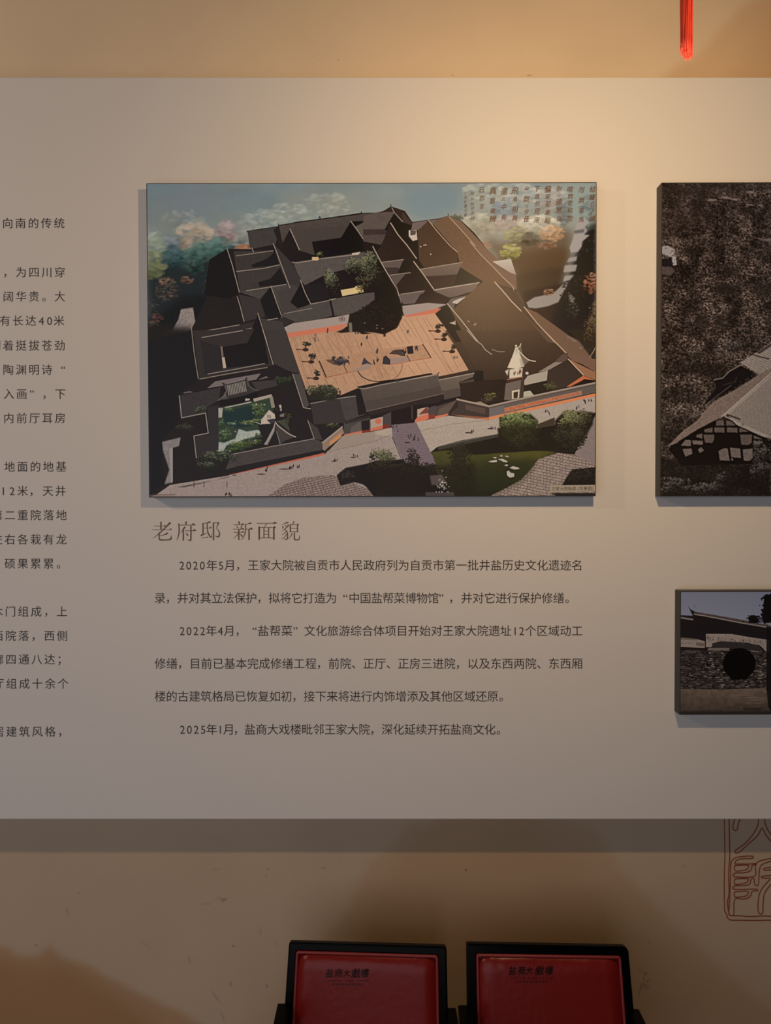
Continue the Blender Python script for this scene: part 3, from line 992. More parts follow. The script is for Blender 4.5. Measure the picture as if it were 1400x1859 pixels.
# inner slopes of the east halls
P(B(105, 532, 232, 514, 205, 572, 132, 582), (92, 80, 74))
P(B(110, 560, 205, 560, 200, 595, 140, 600), (66, 57, 53))
P(B(148, 606, 272, 590, 240, 680, 200, 692), (88, 77, 70))
P(B(190, 660, 240, 600, 292, 530, 410, 690, 330, 740, 210, 710), (56, 49, 43))
P(B(330, 572, 572, 530, 538, 602, 440, 640, 352, 612), (110, 94, 82), grad=(92, 78, 68))
P(B(350, 612, 540, 600, 520, 660, 420, 690), (70, 59, 51))
P(B(410, 690, 668, 645, 640, 694, 520, 730, 440, 738), (114, 97, 87), grad=(98, 83, 74))
P(B(200, 716, 352, 694, 318, 764, 230, 772), (96, 84, 78))
P(B(285, 782, 330, 712, 410, 698, 505, 738, 455, 772, 380, 764), (58, 50, 45))
P(B(505, 738, 605, 718, 590, 740, 530, 760, 520, 800, 482, 770), (98, 86, 78))
LN(B(290, 526, 340, 592, 410, 692), 1.8, (160, 138, 118))
LN(B(415, 688, 560, 664, 668, 647), 1.4, (170, 148, 130))
LN(B(330, 570, 450, 550, 572, 530), 1.2, (150, 130, 114))
LN(B(105, 530, 232, 514), 1.2, (140, 120, 106))
LN(B(150, 604, 272, 590), 1.2, (140, 120, 106))
LN(B(215, 714, 352, 694), 1.3, (140, 120, 106))
LN(B(55, 440, 110, 545, 196, 692, 218, 765), 1.7, (150, 130, 114))
P(B(100, 545, 196, 690, 30, 705, 60, 640), (46, 41, 38), .6)

# the paved court
CT = (164, 125, 98)
court = A(893, 935, 1245, 886, 1290, 880) + B(0, 880, 235, 838, 445, 796, 530, 986) + D(605, 228, 440, 262, 0, 326) + C_(1300, 332, 1205, 372, 1020, 372, 960, 235)
P(court, CT, grain=.05, seed=8, cell=5)
P(B(240, 840, 445, 796, 530, 986) + D(605, 228, 440, 262, 250, 290, 60, 0), (182, 139, 109), .75, 14)
P(B(232, 836, 418, 790, 445, 800, 420, 822, 250, 846), (180, 105, 82))
P(B(216, 782, 370, 764, 482, 772, 420, 796, 236, 838), (146, 128, 118))
P(K(228, 348, 330, 300, 780, 232, 985, 195, 985, 270, 960, 305, 252, 412), (146, 128, 118))
P(K(250, 412, 960, 302, 888, 372, 840, 384, 270, 462), (180, 105, 82))
EL(*K(898, 248)[0], 6, 4.6, (96, 80, 76))
EL(*K(898, 248)[0], 4.6, 3.5, (140, 122, 112))
EL(*K(898, 248)[0], 2.6, 2, (100, 80, 74))
LN(K(252, 412, 465, 1018), 1.2, (120, 88, 66))
P(K(228, 348, 252, 412, 465, 1018, 440, 1018), (60, 52, 50), .8)
LC = (122, 90, 72)
for i, (x0, y0, x1, y1) in enumerate([(330, 455, 500, 1018), (350, 450, 520, 1018), (410, 445, 590, 1000), (445, 440, 620, 990), (505, 432, 720, 990), (540, 426, 640, 640), (610, 460, 745, 700), (705, 440, 830, 690), (720, 436, 905, 660),
                                      (805, 392, 910, 670), (830, 392, 1010, 650), (920, 430, 1015, 640), (1040, 450, 1120, 640), (1180, 480, 1270, 640), (1280, 430, 1370, 620), (1215, 430, 1260, 560),
                                      (710, 940, 740, 1015), (810, 930, 850, 1015), (910, 905, 950, 1000), (1020, 880, 1090, 1000), (1110, 900, 1170, 990), (1220, 830, 1290, 960), (1300, 800, 1370, 930), (1330, 720, 1400, 880)]):
    LN(K(x0, y0, x1, y1), .8, LC, .8)
for (x0, y0, x1, y1) in [(0, 640, 70, 820), (30, 640, 100, 800), (110, 680, 180, 820), (200, 660, 270, 790), (380, 650, 460, 760), (470, 620, 560, 750), (560, 600, 660, 740), (20, 330, 80, 460), (120, 360, 190, 450), (180, 280, 280, 410), (230, 230, 330, 400),
                         (280, 180, 400, 400), (310, 170, 420, 330), (350, 130, 480, 330), (410, 120, 560, 400), (480, 110, 660, 400), (560, 120, 740, 440), (590, 110, 690, 260), (620, 380, 860, 750), (700, 400, 900, 740), (760, 560, 900, 740), (860, 500, 960, 690), (800, 250, 920, 420)]:
    LN(Lq(x0, y0, x1, y1), .8, LC, .75)
for (x0, y0, x1, y1) in [(290, 470, 1370, 330), (340, 560, 800, 500), (600, 620, 1100, 560), (430, 900, 700, 870)]:
    LN(K(x0, y0, x1, y1), .5, LC, .35)
for (x0, y0, x1, y1) in [(250, 260, 700, 190), (560, 380, 900, 300), (600, 540, 900, 480), (480, 640, 700, 600), (830, 680, 1010, 650)]:
    LN(Lq(x0, y0, x1, y1), .5, LC, .35)
# roofs to the right of the court
P(B(445, 796, 480, 775, 660, 990, 700, 1010) + D(700, 230, 690, 232, 605, 228), (58, 49, 43))
# stage and fan-shaped step
P(K(636, 735, 1080, 640, 1400, 590) + Lq(560, 415, 655, 565, 0, 680) + K(1220, 815, 715, 922), (157, 118, 91), .8, 0, .07, 6, cell=2)
LN(K(636, 735, 715, 922), 2.2, (52, 42, 38))
LN(K(715, 922, 985, 862, 1220, 815), 1.2, (150, 80, 62))
LN(Lq(555, 415, 648, 562), 1.8, (70, 46, 40))
LN(Lq(655, 568, 400, 608, 310, 630, 190, 645), 1.3, (160, 90, 68))
LN(Lq(372, 540, 405, 605), 1.6, (60, 46, 40))
P(Lq(180, 570, 380, 560, 400, 600, 190, 640), (140, 116, 106))
P(K(1030, 835, 1190, 770, 1222, 778, 1220, 818, 1000, 858), (140, 118, 108))
LN(K(915, 780, 955, 858), 1.2, (70, 48, 42))
arc = smooth_pts([(p[0], p[1], 1) for p in K(1080, 850, 1120, 905, 1200, 950, 1290, 968, 1400, 965) + Lq(60, 840, 200, 818, 270, 770, 310, 700, 318, 640)], 6)
arc = [(q[0], q[1]) for q in arc]
LN(arc[:len(arc) * 2 // 3], 1.7, (58, 46, 40))
LN(arc[len(arc) * 2 // 3 - 1:], 1.1, (120, 80, 62))
# great tree's shadow across the court
P(K(985, 195, 1150, 130, 1250, 40, 1400, 0) + B(115, 715, 205, 725, 225, 790, 222, 850, 195, 905, 150, 930, 120, 945, 60, 935, 0, 930) + K(1340, 440, 1230, 418, 1130, 425, 1080, 395, 1000, 400, 880, 410, 835, 395, 900, 372, 960, 330), (44, 39, 35), 1, .5)
LV(*B(90, 830)[0], 40, 36, (40, 36, 33), (50, 45, 39), 500, 66, s=(.8, 2.2))
LV(*B(170, 870)[0], 14, 18, (42, 37, 34), (56, 48, 40), 160, 67, s=(.8, 2.0))
for q in ((1160, 295), (1300, 320), (1300, 355), (1365, 360)):
    EL(*K(*q)[0], 1.6, 1, (110, 98, 84))
P(K(975, 290, 1010, 290, 1018, 400, 980, 400), (128, 112, 96), .8, .5)
# potted pines
for f, x, y in ((K, 490, 545), (K, 555, 685), (K, 610, 875), (Lq, 742, 205), (Lq, 812, 300), (Lq, 905, 440)):
    (p,) = f(x, y)
    LV(p[0], p[1], 7.5, 5.5, (44, 40, 36), (58, 54, 44), 70, int(x), s=(.8, 1.8))
    EL(p[0] - 2, p[1] + 9, 5.5, 3.2, (58, 44, 40))
    LN([(p[0] - 2, p[1]), (p[0] - 2, p[1] + 8)], 1.6, (60, 48, 42))
    P([(p[0] - 20, p[1] + 7), (p[0] - 12, p[1] + 7.5), (p[0] - 4, p[1] + 8.5), (p[0] - 4, p[1] + 10), (p[0] - 12, p[1] + 9.5), (p[0] - 18, p[1] + 10)], (84, 60, 50), .9)


def crowd(f, x, y, rx, ry, n, seed, s=6.364, col=(52, 48, 52)):
    rng = random.Random(seed)
    for _ in range(n):
        (p,) = f(x + rng.uniform(-rx, rx), y + rng.uniform(-ry, ry))
        k = rng.uniform(-14, 30)
        EL(p[0], p[1], rng.uniform(.7, 1.3), rng.uniform(1.3, 2.6), (col[0] + k, col[1] + k, col[2] + k))
        EL(p[0], p[1] - 2.4, .7, .7, (36, 32, 34))


crowd(K, 890, 735, 90, 40, 34, 1)
P(K(705, 718, 790, 712, 900, 760, 880, 790, 790, 772, 740, 745), (86, 66, 56), .9, .4)
LV(*K(890, 738)[0], 15, 6.5, (46, 42, 44), (84, 76, 76), 260, 201, s=(.6, 1.5))
LV(*K(800, 700)[0], 4, 5, (46, 42, 44), (70, 62, 62), 50, 202, s=(.6, 1.4))
P(K(1120, 780, 1150, 690, 1200, 740, 1255, 780, 1190, 760), (62, 58, 64))
crowd(K, 1260, 745, 12, 20, 3, 2)
crowd(K, 1310, 720, 10, 22, 3, 3)
crowd(K, 600, 470, 30, 40, 8, 4, col=(92, 76, 66))
crowd(K, 728, 390, 6, 18, 3, 5)
crowd(K, 1185, 460, 14, 14, 4, 6)
crowd(K, 1130, 555, 14, 18, 4, 7)
crowd(K, 1305, 620, 6, 18, 3, 8)
crowd(K, 1080, 412, 40, 6, 6, 9, col=(104, 92, 80))
crowd(Lq, 110, 310, 20, 8, 5, 10)
crowd(Lq, 390, 275, 16, 14, 4, 11, col=(92, 84, 80))
P(Lq(370, 440, 440, 430, 450, 520, 380, 525), (48, 44, 46))
P(Lq(165, 525, 215, 480, 310, 470, 360, 500, 350, 550, 300, 545, 260, 530), (74, 60, 54))
crowd(Lq, 340, 500, 22, 30, 10, 12)
crowd(Lq, 480, 465, 22, 20, 7, 13)
P(Lq(90, 640, 100, 560, 130, 540, 180, 590, 182, 648), (58, 52, 54))
crowd(Lq, 35, 590, 10, 26, 3, 14)
crowd(Lq, 30, 490, 8, 16, 3, 15)
crowd(Lq, 930, 575, 26, 14, 6, 16, col=(90, 72, 60))

# south-west wing
P(A(375, 928, 620, 890, 722, 868, 706, 906, 405, 968), (52, 47, 47))
LN(A(380, 932, 500, 912, 622, 890), 1.3, HI, .85)
LN(A(408, 962, 560, 935, 706, 906), 1.3, HI, .85)
P(A(742, 850, 870, 872, 908, 986, 786, 990), (62, 57, 55))
P(A(730, 825, 660, 990, 786, 990), (36, 33, 34))
LN(A(728, 822, 752, 900, 780, 990), 1.3, HI)
LN(A(785, 862, 842, 852), 1.25, HI)
P(C_(355, 0, 700, -10, 750, 10, 812, 200, 390, 276), (52, 47, 47))
P(C_(512, 96, 560, 88, 668, 70, 705, -5, 755, 0, 790, 190, 545, 215), (35, 32, 33))
P(C_(400, 60, 515, 92, 540, 215, 420, 250), (46, 42, 43))
P(C_(520, 155, 536, 152, 546, 214, 528, 218), (172, 146, 126))
P(C_(512, 90, 524, 92, 530, 150, 520, 152), (110, 94, 86))
LN(C_(345, -20, 360, 120, 384, 276), 1.25, HI, .9)
LN(C_(755, -10, 785, 90, 816, 196), 1.4, HI)
LN(C_(440, 250, 600, 222, 766, 190), 1.5, HI, .8)
LN(C_(392, 279, 560, 248, 782, 212), 1.3, HI, .9)
LN(C_(405, 40, 520, 20, 640, 0), 1.4, HI, .9)
P(C_(766, 0, 890, 0, 968, 245, 920, 240, 820, 190), (60, 55, 53))
P(C_(735, 262, 822, 205, 925, 238, 830, 290, 745, 280), (40, 35, 37))
P(C_(435, 332, 482, 292, 745, 246, 718, 282, 520, 318), (106, 94, 92))
P(C_(730, 282, 775, 262, 790, 270, 740, 282), (96, 86, 84))
P(C_(270, 376, 512, 326, 505, 400, 432, 440, 430, 476, 290, 502), (56, 52, 52), grain=.06)
P(C_(690, 296, 832, 284, 838, 318, 724, 346), (60, 55, 55))
LV(*C_(880, 286)[0], 17, 10, (36, 38, 32), (66, 74, 52), 220, 70, s=(.7, 1.6))
# little gate roof with pale tile rows
P(C_(522, 302, 540, 312, 664, 274, 690, 322, 726, 346, 640, 376, 500, 404, 545, 352), (56, 52, 51))
for i in range(12):
    t = i / 11
    LN(C_(552 + 96 * t, 308 - 30 * t, 560 + 100 * t, 372 - 24 * t), 1.3, (146, 134, 124), .95)
for i in range(7):
    t = i / 6
    LN(C_(545 - 10 * t, 355 + 4 * t, 520 - 6 * t + 40 * t, 396 - 2 * t), .8, (104, 96, 92), .6)
LN(C_(522, 300, 545, 312, 600, 300, 655, 285, 664, 270), 1.6, (42, 38, 38))
LN(C_(540, 312, 548, 345, 530, 378, 498, 402), 1.6, (96, 88, 84))
LN(C_(664, 278, 672, 315, 700, 338, 728, 346), 1.6, (84, 76, 74))
P(C_(500, 404, 640, 376, 728, 348, 730, 372, 690, 400, 520, 436), (34, 31, 32))
# water garden
P(C_(488, 446, 700, 404, 806, 368, 822, 440, 800, 500, 760, 520, 750, 600, 640, 690, 500, 700), (52, 62, 52), 1, .8)
P(C_(520, 470, 690, 430, 720, 470, 690, 550, 600, 560, 540, 540), (36, 50, 50), 1, 1.5)
P(Mq(230, 1010, 240, 900, 300, 910, 430, 860, 470, 750, 560, 780, 690, 760, 730, 790, 690, 830, 560, 860, 430, 910, 330, 935, 290, 1010), (150, 156, 158), 1, .8, .25, 7, cell=1.5)
for i, (x, y, rx, ry, dk, lt, n) in enumerate([
        (350, 530, 60, 30, (40, 54, 42), (112, 120, 84), 120), (680, 500, 110, 60, (38, 50, 36), (120, 128, 84), 300), (710, 570, 90, 50, (38, 50, 36), (120, 130, 80), 180),
        (790, 410, 50, 40, (36, 48, 34), (92, 104, 66), 90), (260, 680, 50, 60, (36, 48, 38), (110, 124, 88), 150), (300, 790, 80, 60, (36, 46, 36), (120, 134, 94), 200),
        (330, 850, 90, 50, (34, 44, 36), (110, 122, 84), 160), (400, 700, 70, 40, (42, 60, 54), (120, 136, 104), 90), (560, 690, 90, 40, (40, 52, 40), (140, 142, 88), 170),
        (660, 665, 70, 30, (40, 52, 36), (140, 146, 88), 110), (480, 940, 160, 50, (34, 42, 30), (120, 132, 76), 320), (640, 900, 110, 50, (34, 42, 30), (118, 126, 80), 230),
        (400, 980, 110, 40, (32, 40, 28), (100, 114, 66), 160), (700, 830, 60, 40, (36, 44, 36), (104, 112, 80), 80)]):
    LV(*Mq(x, y)[0], rx / 6.364, ry / 6.364, dk, lt, n, 80 + i, s=(.5, 1.3))
for q in ((675, 470), (765, 470), (410, 690), (545, 690), (430, 780), (655, 885), (370, 1000)):
    EL(*Mq(*q)[0], 1.6, 1.1, (176, 150, 132), .8)
P(Mq(300, 500, 450, 470, 610, 432, 620, 446, 330, 508), (150, 140, 130))
P(C_(700, 392, 806, 366, 808, 382, 705, 410), (150, 134, 122))
P(C_(794, 382, 812, 376, 826, 442, 806, 446), (128, 116, 104))
P(C_(484, 446, 526, 444, 520, 500, 486, 502), (150, 142, 132), 1, .4, .25, 5, cell=1)
P(Mq(545, 400, 600, 400, 595, 420, 545, 428), (170, 162, 152))
P(Mq(95, 940, 170, 932, 175, 985, 100, 995), (140, 124, 112))
P(Mq(175, 930, 220, 915, 225, 990, 180, 990), (84, 44, 40))
# pavilion
P(C_(725, 530, 822, 512, 830, 530, 790, 660, 745, 600), (40, 36, 38))
P(Mq(740, 630, 820, 530, 885, 580, 892, 630, 830, 690, 725, 695, 730, 640), (178, 170, 160))
for x0 in (800, 815, 832):
    LN(Mq(x0, 590, x0 + 6, 625), .9, (60, 54, 52))
P(Mq(790, 645, 880, 630, 900, 670, 840, 690), (58, 54, 60))
P(Mq(880, 680, 905, 680, 1120, 842, 1010, 880, 945, 925, 900, 780), (66, 59, 56))
P(Mq(890, 690, 880, 780, 800, 935, 765, 930, 830, 800), (128, 118, 110), 1, .4)
P(Mq(905, 780, 820, 935, 940, 925), (40, 36, 37))
arc = [(q[0], q[1]) for q in smooth_pts([(p[0], p[1], 1) for p in Mq(890, 670, 930, 720, 1000, 775, 1060, 815, 1125, 842)], 5)]
LN(arc, 1.6, (160, 148, 136))
arc = [(q[0], q[1]) for q in smooth_pts([(p[0], p[1], 1) for p in Mq(885, 685, 865, 760, 820, 850, 765, 925)], 5)]
LN(arc, 1.2, (150, 140, 130))
LN(Mq(905, 780, 945, 925), 1.1, (128, 118, 110))
LN(Mq(665, 672, 730, 698), 1.4, (140, 132, 122))
P(Mq(900, 660, 1000, 640, 1055, 590, 1040, 700, 1060, 780, 960, 700), (66, 66, 56))
P(Mq(930, 475, 960, 470, 965, 540, 950, 545), (160, 150, 140), 1, .4)
P(Mq(940, 585, 995, 570, 990, 610, 945, 612), (112, 98, 92))
LV(*Mq(920, 540)[0], 8, 10, (30, 28, 30), (60, 56, 52), 90, 97, s=(.5, 1.2))
LV(*Mq(1040, 650)[0], 8, 12, (32, 34, 28), (74, 76, 54), 90, 98, s=(.5, 1.2))
# garden's inner walls
for q in ((275, 376, 288, 502, 426, 474, 441, 590, 358, 606, 372, 732),):
    LN(C_(*q), 1.6, (134, 122, 114))
P(C_(362, 610, 500, 592, 500, 690, 440, 720, 376, 732), (52, 47, 48))
P(C_(436, 440, 500, 430, 500, 600, 444, 600), (50, 46, 47))
LV(*C_(395, 455)[0], 15, 9, (38, 40, 34), (92, 98, 76), 170, 99, s=(.6, 1.4))
LV(*C_(305, 560)[0], 17, 8, (38, 40, 36), (72, 76, 62), 130, 100, s=(.6, 1.4))
P(C_(300, 355, 335, 348, 356, 355, 300, 362), (92, 84, 82))
# front wall, south-west
P(C_(575, 712, 1050, 622, 1102, 642, 1106, 684, 605, 782, 540, 800), (68, 62, 60), grain=.07)
P(C_(560, 832, 600, 782, 1108, 684, 1110, 706), (40, 36, 37))
P(C_(558, 830, 1110, 703, 1112, 716, 560, 836), (176, 92, 72))
LN(C_(575, 712, 800, 668, 1052, 622), 1.25, HI, .9)
P(C_(1015, 518, 1070, 560, 1100, 630, 1050, 622), (62, 57, 56))
LN(C_(1014, 516, 1050, 620), 1.3, HI, .9)
P(C_(926, 250, 970, 250, 1022, 430, 1000, 446, 986, 442), (72, 66, 63))
LN(C_(928, 250, 960, 350, 990, 444, 1030, 450), 1.3, HI, .9)
LV(*C_(500, 735)[0], 33, 17, (34, 36, 30), (96, 102, 78), 420, 101, s=(.7, 1.7))
LV(*C_(430, 770)[0], 22, 16, (32, 34, 30), (88, 94, 76), 260, 102, s=(.7, 1.7))
P(C_(175, 640, 282, 614, 272, 664, 220, 680, 236, 872, 188, 884, 216, 800, 180, 690), (122, 112, 108), 1, .5, .1, 4)
P(C_(216, 676, 236, 672, 236, 868, 225, 880), (140, 128, 122))

# gatehouse
P(C_(1030, 420, 1115, 404, 1195, 394, 1228, 492, 1225, 530, 1050, 540), (56, 51, 51))
LN(C_(1030, 420, 1115, 404, 1130, 396, 1190, 392), 1.5, HI, .8)
P(C_(1020, 395, 1040, 345, 1090, 318, 1150, 312, 1188, 350, 1185, 392, 1110, 404), (44, 42, 37), 1, 1)
LV(*C_(1100, 356)[0], 31, 17, (38, 37, 33), (90, 90, 68), 620, 103, s=(.7, 1.6))
P(O(85, 335, 245, 315, 270, 500, 350, 490, 145, 560, 120, 470), (68, 62, 60), grain=.05)
P(O(245, 300, 300, 260, 350, 480, 275, 505), (38, 34, 34))
LN(O(75, 338, 160, 325, 245, 315), 1.5, (130, 116, 106))
P(O(250, 225, 480, 178, 980, 90, 1000, 105, 640, 175, 300, 245), (40, 36, 35))
P(O(290, 240, 1050, 108, 1075, 200, 1100, 290, 365, 460, 350, 465, 325, 370), (84, 74, 68), grain=.05, grad=(76, 67, 62))
P(O(325, 370, 1080, 220, 1100, 290, 365, 460), (72, 63, 59), .8, .5)
LN(O(285, 240, 330, 245, 480, 208, 640, 178, 700, 168, 1000, 115, 1055, 90), 1.8, (128, 114, 104))
LN(O(1040, 112, 1058, 86), 1.5, (70, 60, 56))
EL(*O(650, 170)[0], 3, 1.8, (70, 62, 60))
P(O(1050, 150, 1400, 90, 1390, 130, 1250, 180, 1285, 310, 1110, 350, 1085, 260), (100, 88, 78), grain=.04, grad=(84, 73, 65))
P(O(1085, 270, 1265, 235, 1285, 310, 1110, 350), (76, 66, 60), .85, .4)
P(O(1055, 128, 1320, 75, 1400, 64, 1400, 92, 1060, 158), (60, 50, 45))
LN(O(1060, 158, 1400, 92), 1.5, (146, 128, 112))
P(O(1260, 180, 1400, 150, 1400, 200, 1290, 230), (76, 64, 56))
P(O(350, 465, 1100, 295, 1110, 330, 1050, 380, 840, 400, 600, 460, 380, 500), (50, 42, 41))
LN(O(350, 465, 700, 385, 1100, 290), 1.4, (104, 86, 78))
# facade
P(O(130, 570, 385, 510, 390, 650, 375, 660, 130, 690), (72, 65, 62))
P(O(200, 620, 290, 560, 300, 650, 190, 680), (96, 86, 80), .7)
P(O(135, 560, 388, 508, 388, 530, 140, 590), (54, 48, 47))
P(O(302, 560, 378, 545, 375, 675, 305, 675), (40, 35, 36))
P(O(130, 690, 305, 652, 305, 676, 135, 706), (192, 104, 82))
P(O(305, 650, 385, 640, 375, 680, 305, 678), (110, 52, 44))
P(O(388, 545, 510, 515, 510, 600, 390, 640), (160, 134, 120))
EL(*O(465, 560)[0], 6, 5, (178, 98, 78), 1, -.2)
P(O(388, 632, 510, 598, 510, 636, 385, 660), (186, 100, 78))
P(O(510, 505, 590, 470, 590, 600, 570, 636, 512, 632), (72, 64, 64))
P(O(512, 590, 575, 590, 570, 636, 512, 634), (110, 50, 44))
P(O(590, 465, 845, 420, 848, 545, 820, 585, 590, 590), (40, 33, 33))
P(O(785, 415, 805, 412, 805, 540, 788, 545), (62, 54, 52))
P(O(845, 445, 950, 420, 955, 540, 845, 565), (164, 138, 122))
P(O(858, 498, 942, 415, 955, 480), (112, 60, 48))
P(O(955, 430, 1025, 405, 1020, 540, 955, 545), (74, 66, 66))
P(O(955, 500, 1020, 490, 1020, 545, 955, 542), (120, 56, 48))
P(O(845, 520, 955, 485, 955, 540, 840, 580, 820, 578, 822, 550), (188, 103, 79))
P(O(1020, 420, 1240, 350, 1145, 490, 1025, 520), (74, 63, 58))
P(O(1060, 440, 1230, 355, 1140, 480, 1040, 500), (96, 82, 74), .7)
P(O(1018, 512, 1155, 482, 1140, 505, 1018, 545), (188, 103, 79))
P(C_(1098, 645, 1212, 554, 1224, 590, 1110, 692, 1100, 684), (134, 108, 92))
P(C_(1140, 640, 1205, 588, 1206, 614, 1140, 666), (184, 122, 84))
LN(C_(1098, 645, 1212, 554), 2.2, (146, 132, 122))
LV(*C_(1150, 545)[0], 13, 5, (40, 42, 30), (108, 110, 70), 100, 104, s=(.6, 1.4))

# south-east corner: yard wall, tower and houses
P(D(470, 0, 780, 0, 1050, 0, 1165, 130, 1260, 260, 930, 300, 690, 300, 690, 232, 605, 228, 520, 80), (78, 63, 52), grad=(60, 50, 42))
P(B(412, 826, 480, 772, 660, 986, 530, 990), (52, 45, 41))
P(B(690, 640, 765, 645, 910, 812, 1000, 900, 1080, 990, 600, 990, 485, 770, 520, 800, 600, 720), (102, 82, 64), grad=(84, 68, 55))
P(D(530, 0, 1040, 0, 1165, 130, 1150, 170, 1000, 240, 925, 260, 830, 220, 690, 300, 690, 232, 640, 210), (84, 68, 55), grad=(60, 50, 42))
P(B(930, 790, 1000, 820, 1180, 950) + D(1240, 60, 1340, 190, 1340, 232, 1165, 128, 1045, 0), (112, 88, 70))
P(B(765, 645, 880, 700, 935, 800, 1120, 1000, 1060, 990, 910, 812), (98, 80, 64), .8)
LN(B(483, 768, 560, 860, 660, 988), 1.8, (164, 142, 122))
LN(D(597, 0, 650, 60, 680, 80, 700, 110, 738, 138), 1.6, (150, 130, 112))
LN(B(757, 644, 820, 715, 850, 752, 908, 810), 2.0, (168, 144, 120))
LN(B(926, 788, 1000, 880, 1100, 988) + D(1046, 6, 1165, 128), 2.2, (166, 136, 110))
LN(D(740, 108, 775, 122, 812, 122), 1.4, (128, 110, 96))
P(Lq(858, 168, 925, 150, 930, 120, 935, 190), (160, 140, 124))
P(B(510, 764, 520, 752, 552, 740, 590, 728, 540, 770), (168, 152, 138))
for q in ((605, 870), (640, 890), (645, 885)):
    EL(*B(*q)[0], 2.2, 1.6, (128, 112, 98))
for (x, y0, y1) in ((632, 790, 850), (695, 870, 920), (730, 880, 960), (905, 0, 60)):
    LN(B(x, y0, x - 4, y1), .8, (104, 88, 74), .5)
P(D(1180, -4, 1340, -4, 1340, 180, 1300, 140, 1240, 60), (62, 55, 46), 1, 1)
LV(*D(1300, 60)[0], 16, 50, (56, 48, 40), (112, 90, 62), 300, 105, s=(.7, 1.6))
LN(D(1300, 160, 1325, 120, 1340, 90), 1.6, (140, 112, 86))
for q in ((1180, 40), (1200, 50), (1215, 60), (1250, 100)):
    EL(*D(*q)[0], 3, 1.6, (128, 112, 98), .8)
P(Nq(740, 480, 920, 370, 1000, 290, 1050, 260, 1095, 330, 1020, 370, 860, 460), (92, 76, 66))
P(Nq(735, 480, 930, 365, 1025, 365, 850, 460), (134, 116, 102))
P(Nq(575, 580, 620, 520, 850, 460, 838, 575, 580, 632), (156, 140, 122))
P(Nq(850, 460, 1085, 330, 1255, 515, 1060, 650, 900, 690, 840, 580), (66, 56, 48))
P(Nq(1090, 330, 1400, 480, 1400, 570, 1260, 520), (142, 100, 74))
P(Nq(1060, 270, 1400, 330, 1400, 480, 1240, 385, 1130, 350), (116, 88, 72))
P(Nq(1060, 650, 1255, 520, 1400, 575, 1270, 560, 1150, 640), (176, 100, 66))
P(Nq(1120, 640, 1270, 565, 1400, 590, 1150, 645), (50, 42, 36))
LN(Nq(1088, 330, 1180, 430, 1260, 512), 1.8, (178, 148, 120))
P(Nq(575, 640, 840, 580, 900, 690, 690, 745, 640, 690, 575, 700), (52, 45, 38))
P(Nq(565, 770, 570, 705, 645, 692, 690, 745), (164, 152, 128))
LV(*Nq(850, 625)[0], 13, 8, (54, 50, 36), (128, 126, 84), 110, 106, s=(.6, 1.4))
LV(*Nq(900, 660)[0], 11, 5, (54, 50, 36), (112, 108, 74), 70, 107, s=(.6, 1.4))
# yard and tower
P(D(555, 305, 695, 285, 830, 280, 810, 400, 722, 432, 560, 398), (50, 42, 37))
P(O(1150, 480, 1250, 350, 1400, 390, 1400, 540, 1330, 552), (54, 46, 42))
P(Nq(345, 800, 365, 610, 575, 560, 568, 770, 430, 800), (104, 90, 80))
P(Nq(540, 575, 580, 560, 568, 768, 525, 778), (70, 59, 51))
P(Nq(435, 695, 525, 678, 515, 780, 435, 790), (186, 170, 152))
P(Nq(455, 712, 508, 700, 500, 776, 455, 782), (64, 52, 45))
P(Nq(350, 465, 395, 440, 600, 420, 600, 490, 585, 560, 380, 600), (66, 54, 47))
P(Nq(395, 450, 560, 432, 552, 530, 400, 555), (190, 174, 156))
P(Nq(355, 470, 395, 445, 385, 520), (176, 162, 146))
for x0 in (405, 570):
    LN(Nq(x0, 445, x0 - 4, 560), 1.4, (72, 58, 50))
crowd(Nq, 500, 485, 45, 24, 9, 17, col=(104, 66, 60))
LN(Nq(385, 565, 560, 535), 1.6, (150, 96, 74))
EL(*Nq(610, 492)[0], 3, 2.6, (180, 160, 140))
P(Nq(383, 430, 440, 300, 478, 190, 500, 190, 545, 300, 580, 412, 490, 442), (200, 188, 170), grad=(206, 194, 176))
P(Nq(500, 200, 540, 160, 560, 270, 640, 350, 600, 380, 578, 412, 545, 320), (110, 94, 80))
for i in range(9):
    t = i / 8
    LN(Nq(484 + 14 * t, 210, 395 + 178 * t, 425 + 8 * math.sin(3 * t)), .7, (150, 134, 118), .55)
P(Nq(520, 320, 560, 330, 580, 412, 540, 425), (150, 130, 112), .6, .5)
arc = [(q[0], q[1]) for q in smooth_pts([(p[0], p[1], 1) for p in Nq(490, 195, 530, 250, 590, 310, 640, 342, 706, 355)], 5)]
LN(arc, 1.7, (196, 176, 150))
LN(Nq(500, 205, 530, 180, 540, 152), 1.6, (180, 160, 138))
EL(*Nq(484, 175)[0], 2.2, 1.8, (190, 172, 150))
LV(*Nq(190, 745)[0], 13, 6, (56, 50, 34), (132, 124, 72), 120, 108, s=(.6, 1.4))
LV(*Nq(180, 800)[0], 15, 8, (46, 40, 32), (110, 100, 76), 120, 109, s=(.6, 1.3))
P(Nq(0, 830, 70, 815, 180, 870, 300, 840, 180, 890), (150, 130, 112), .8)
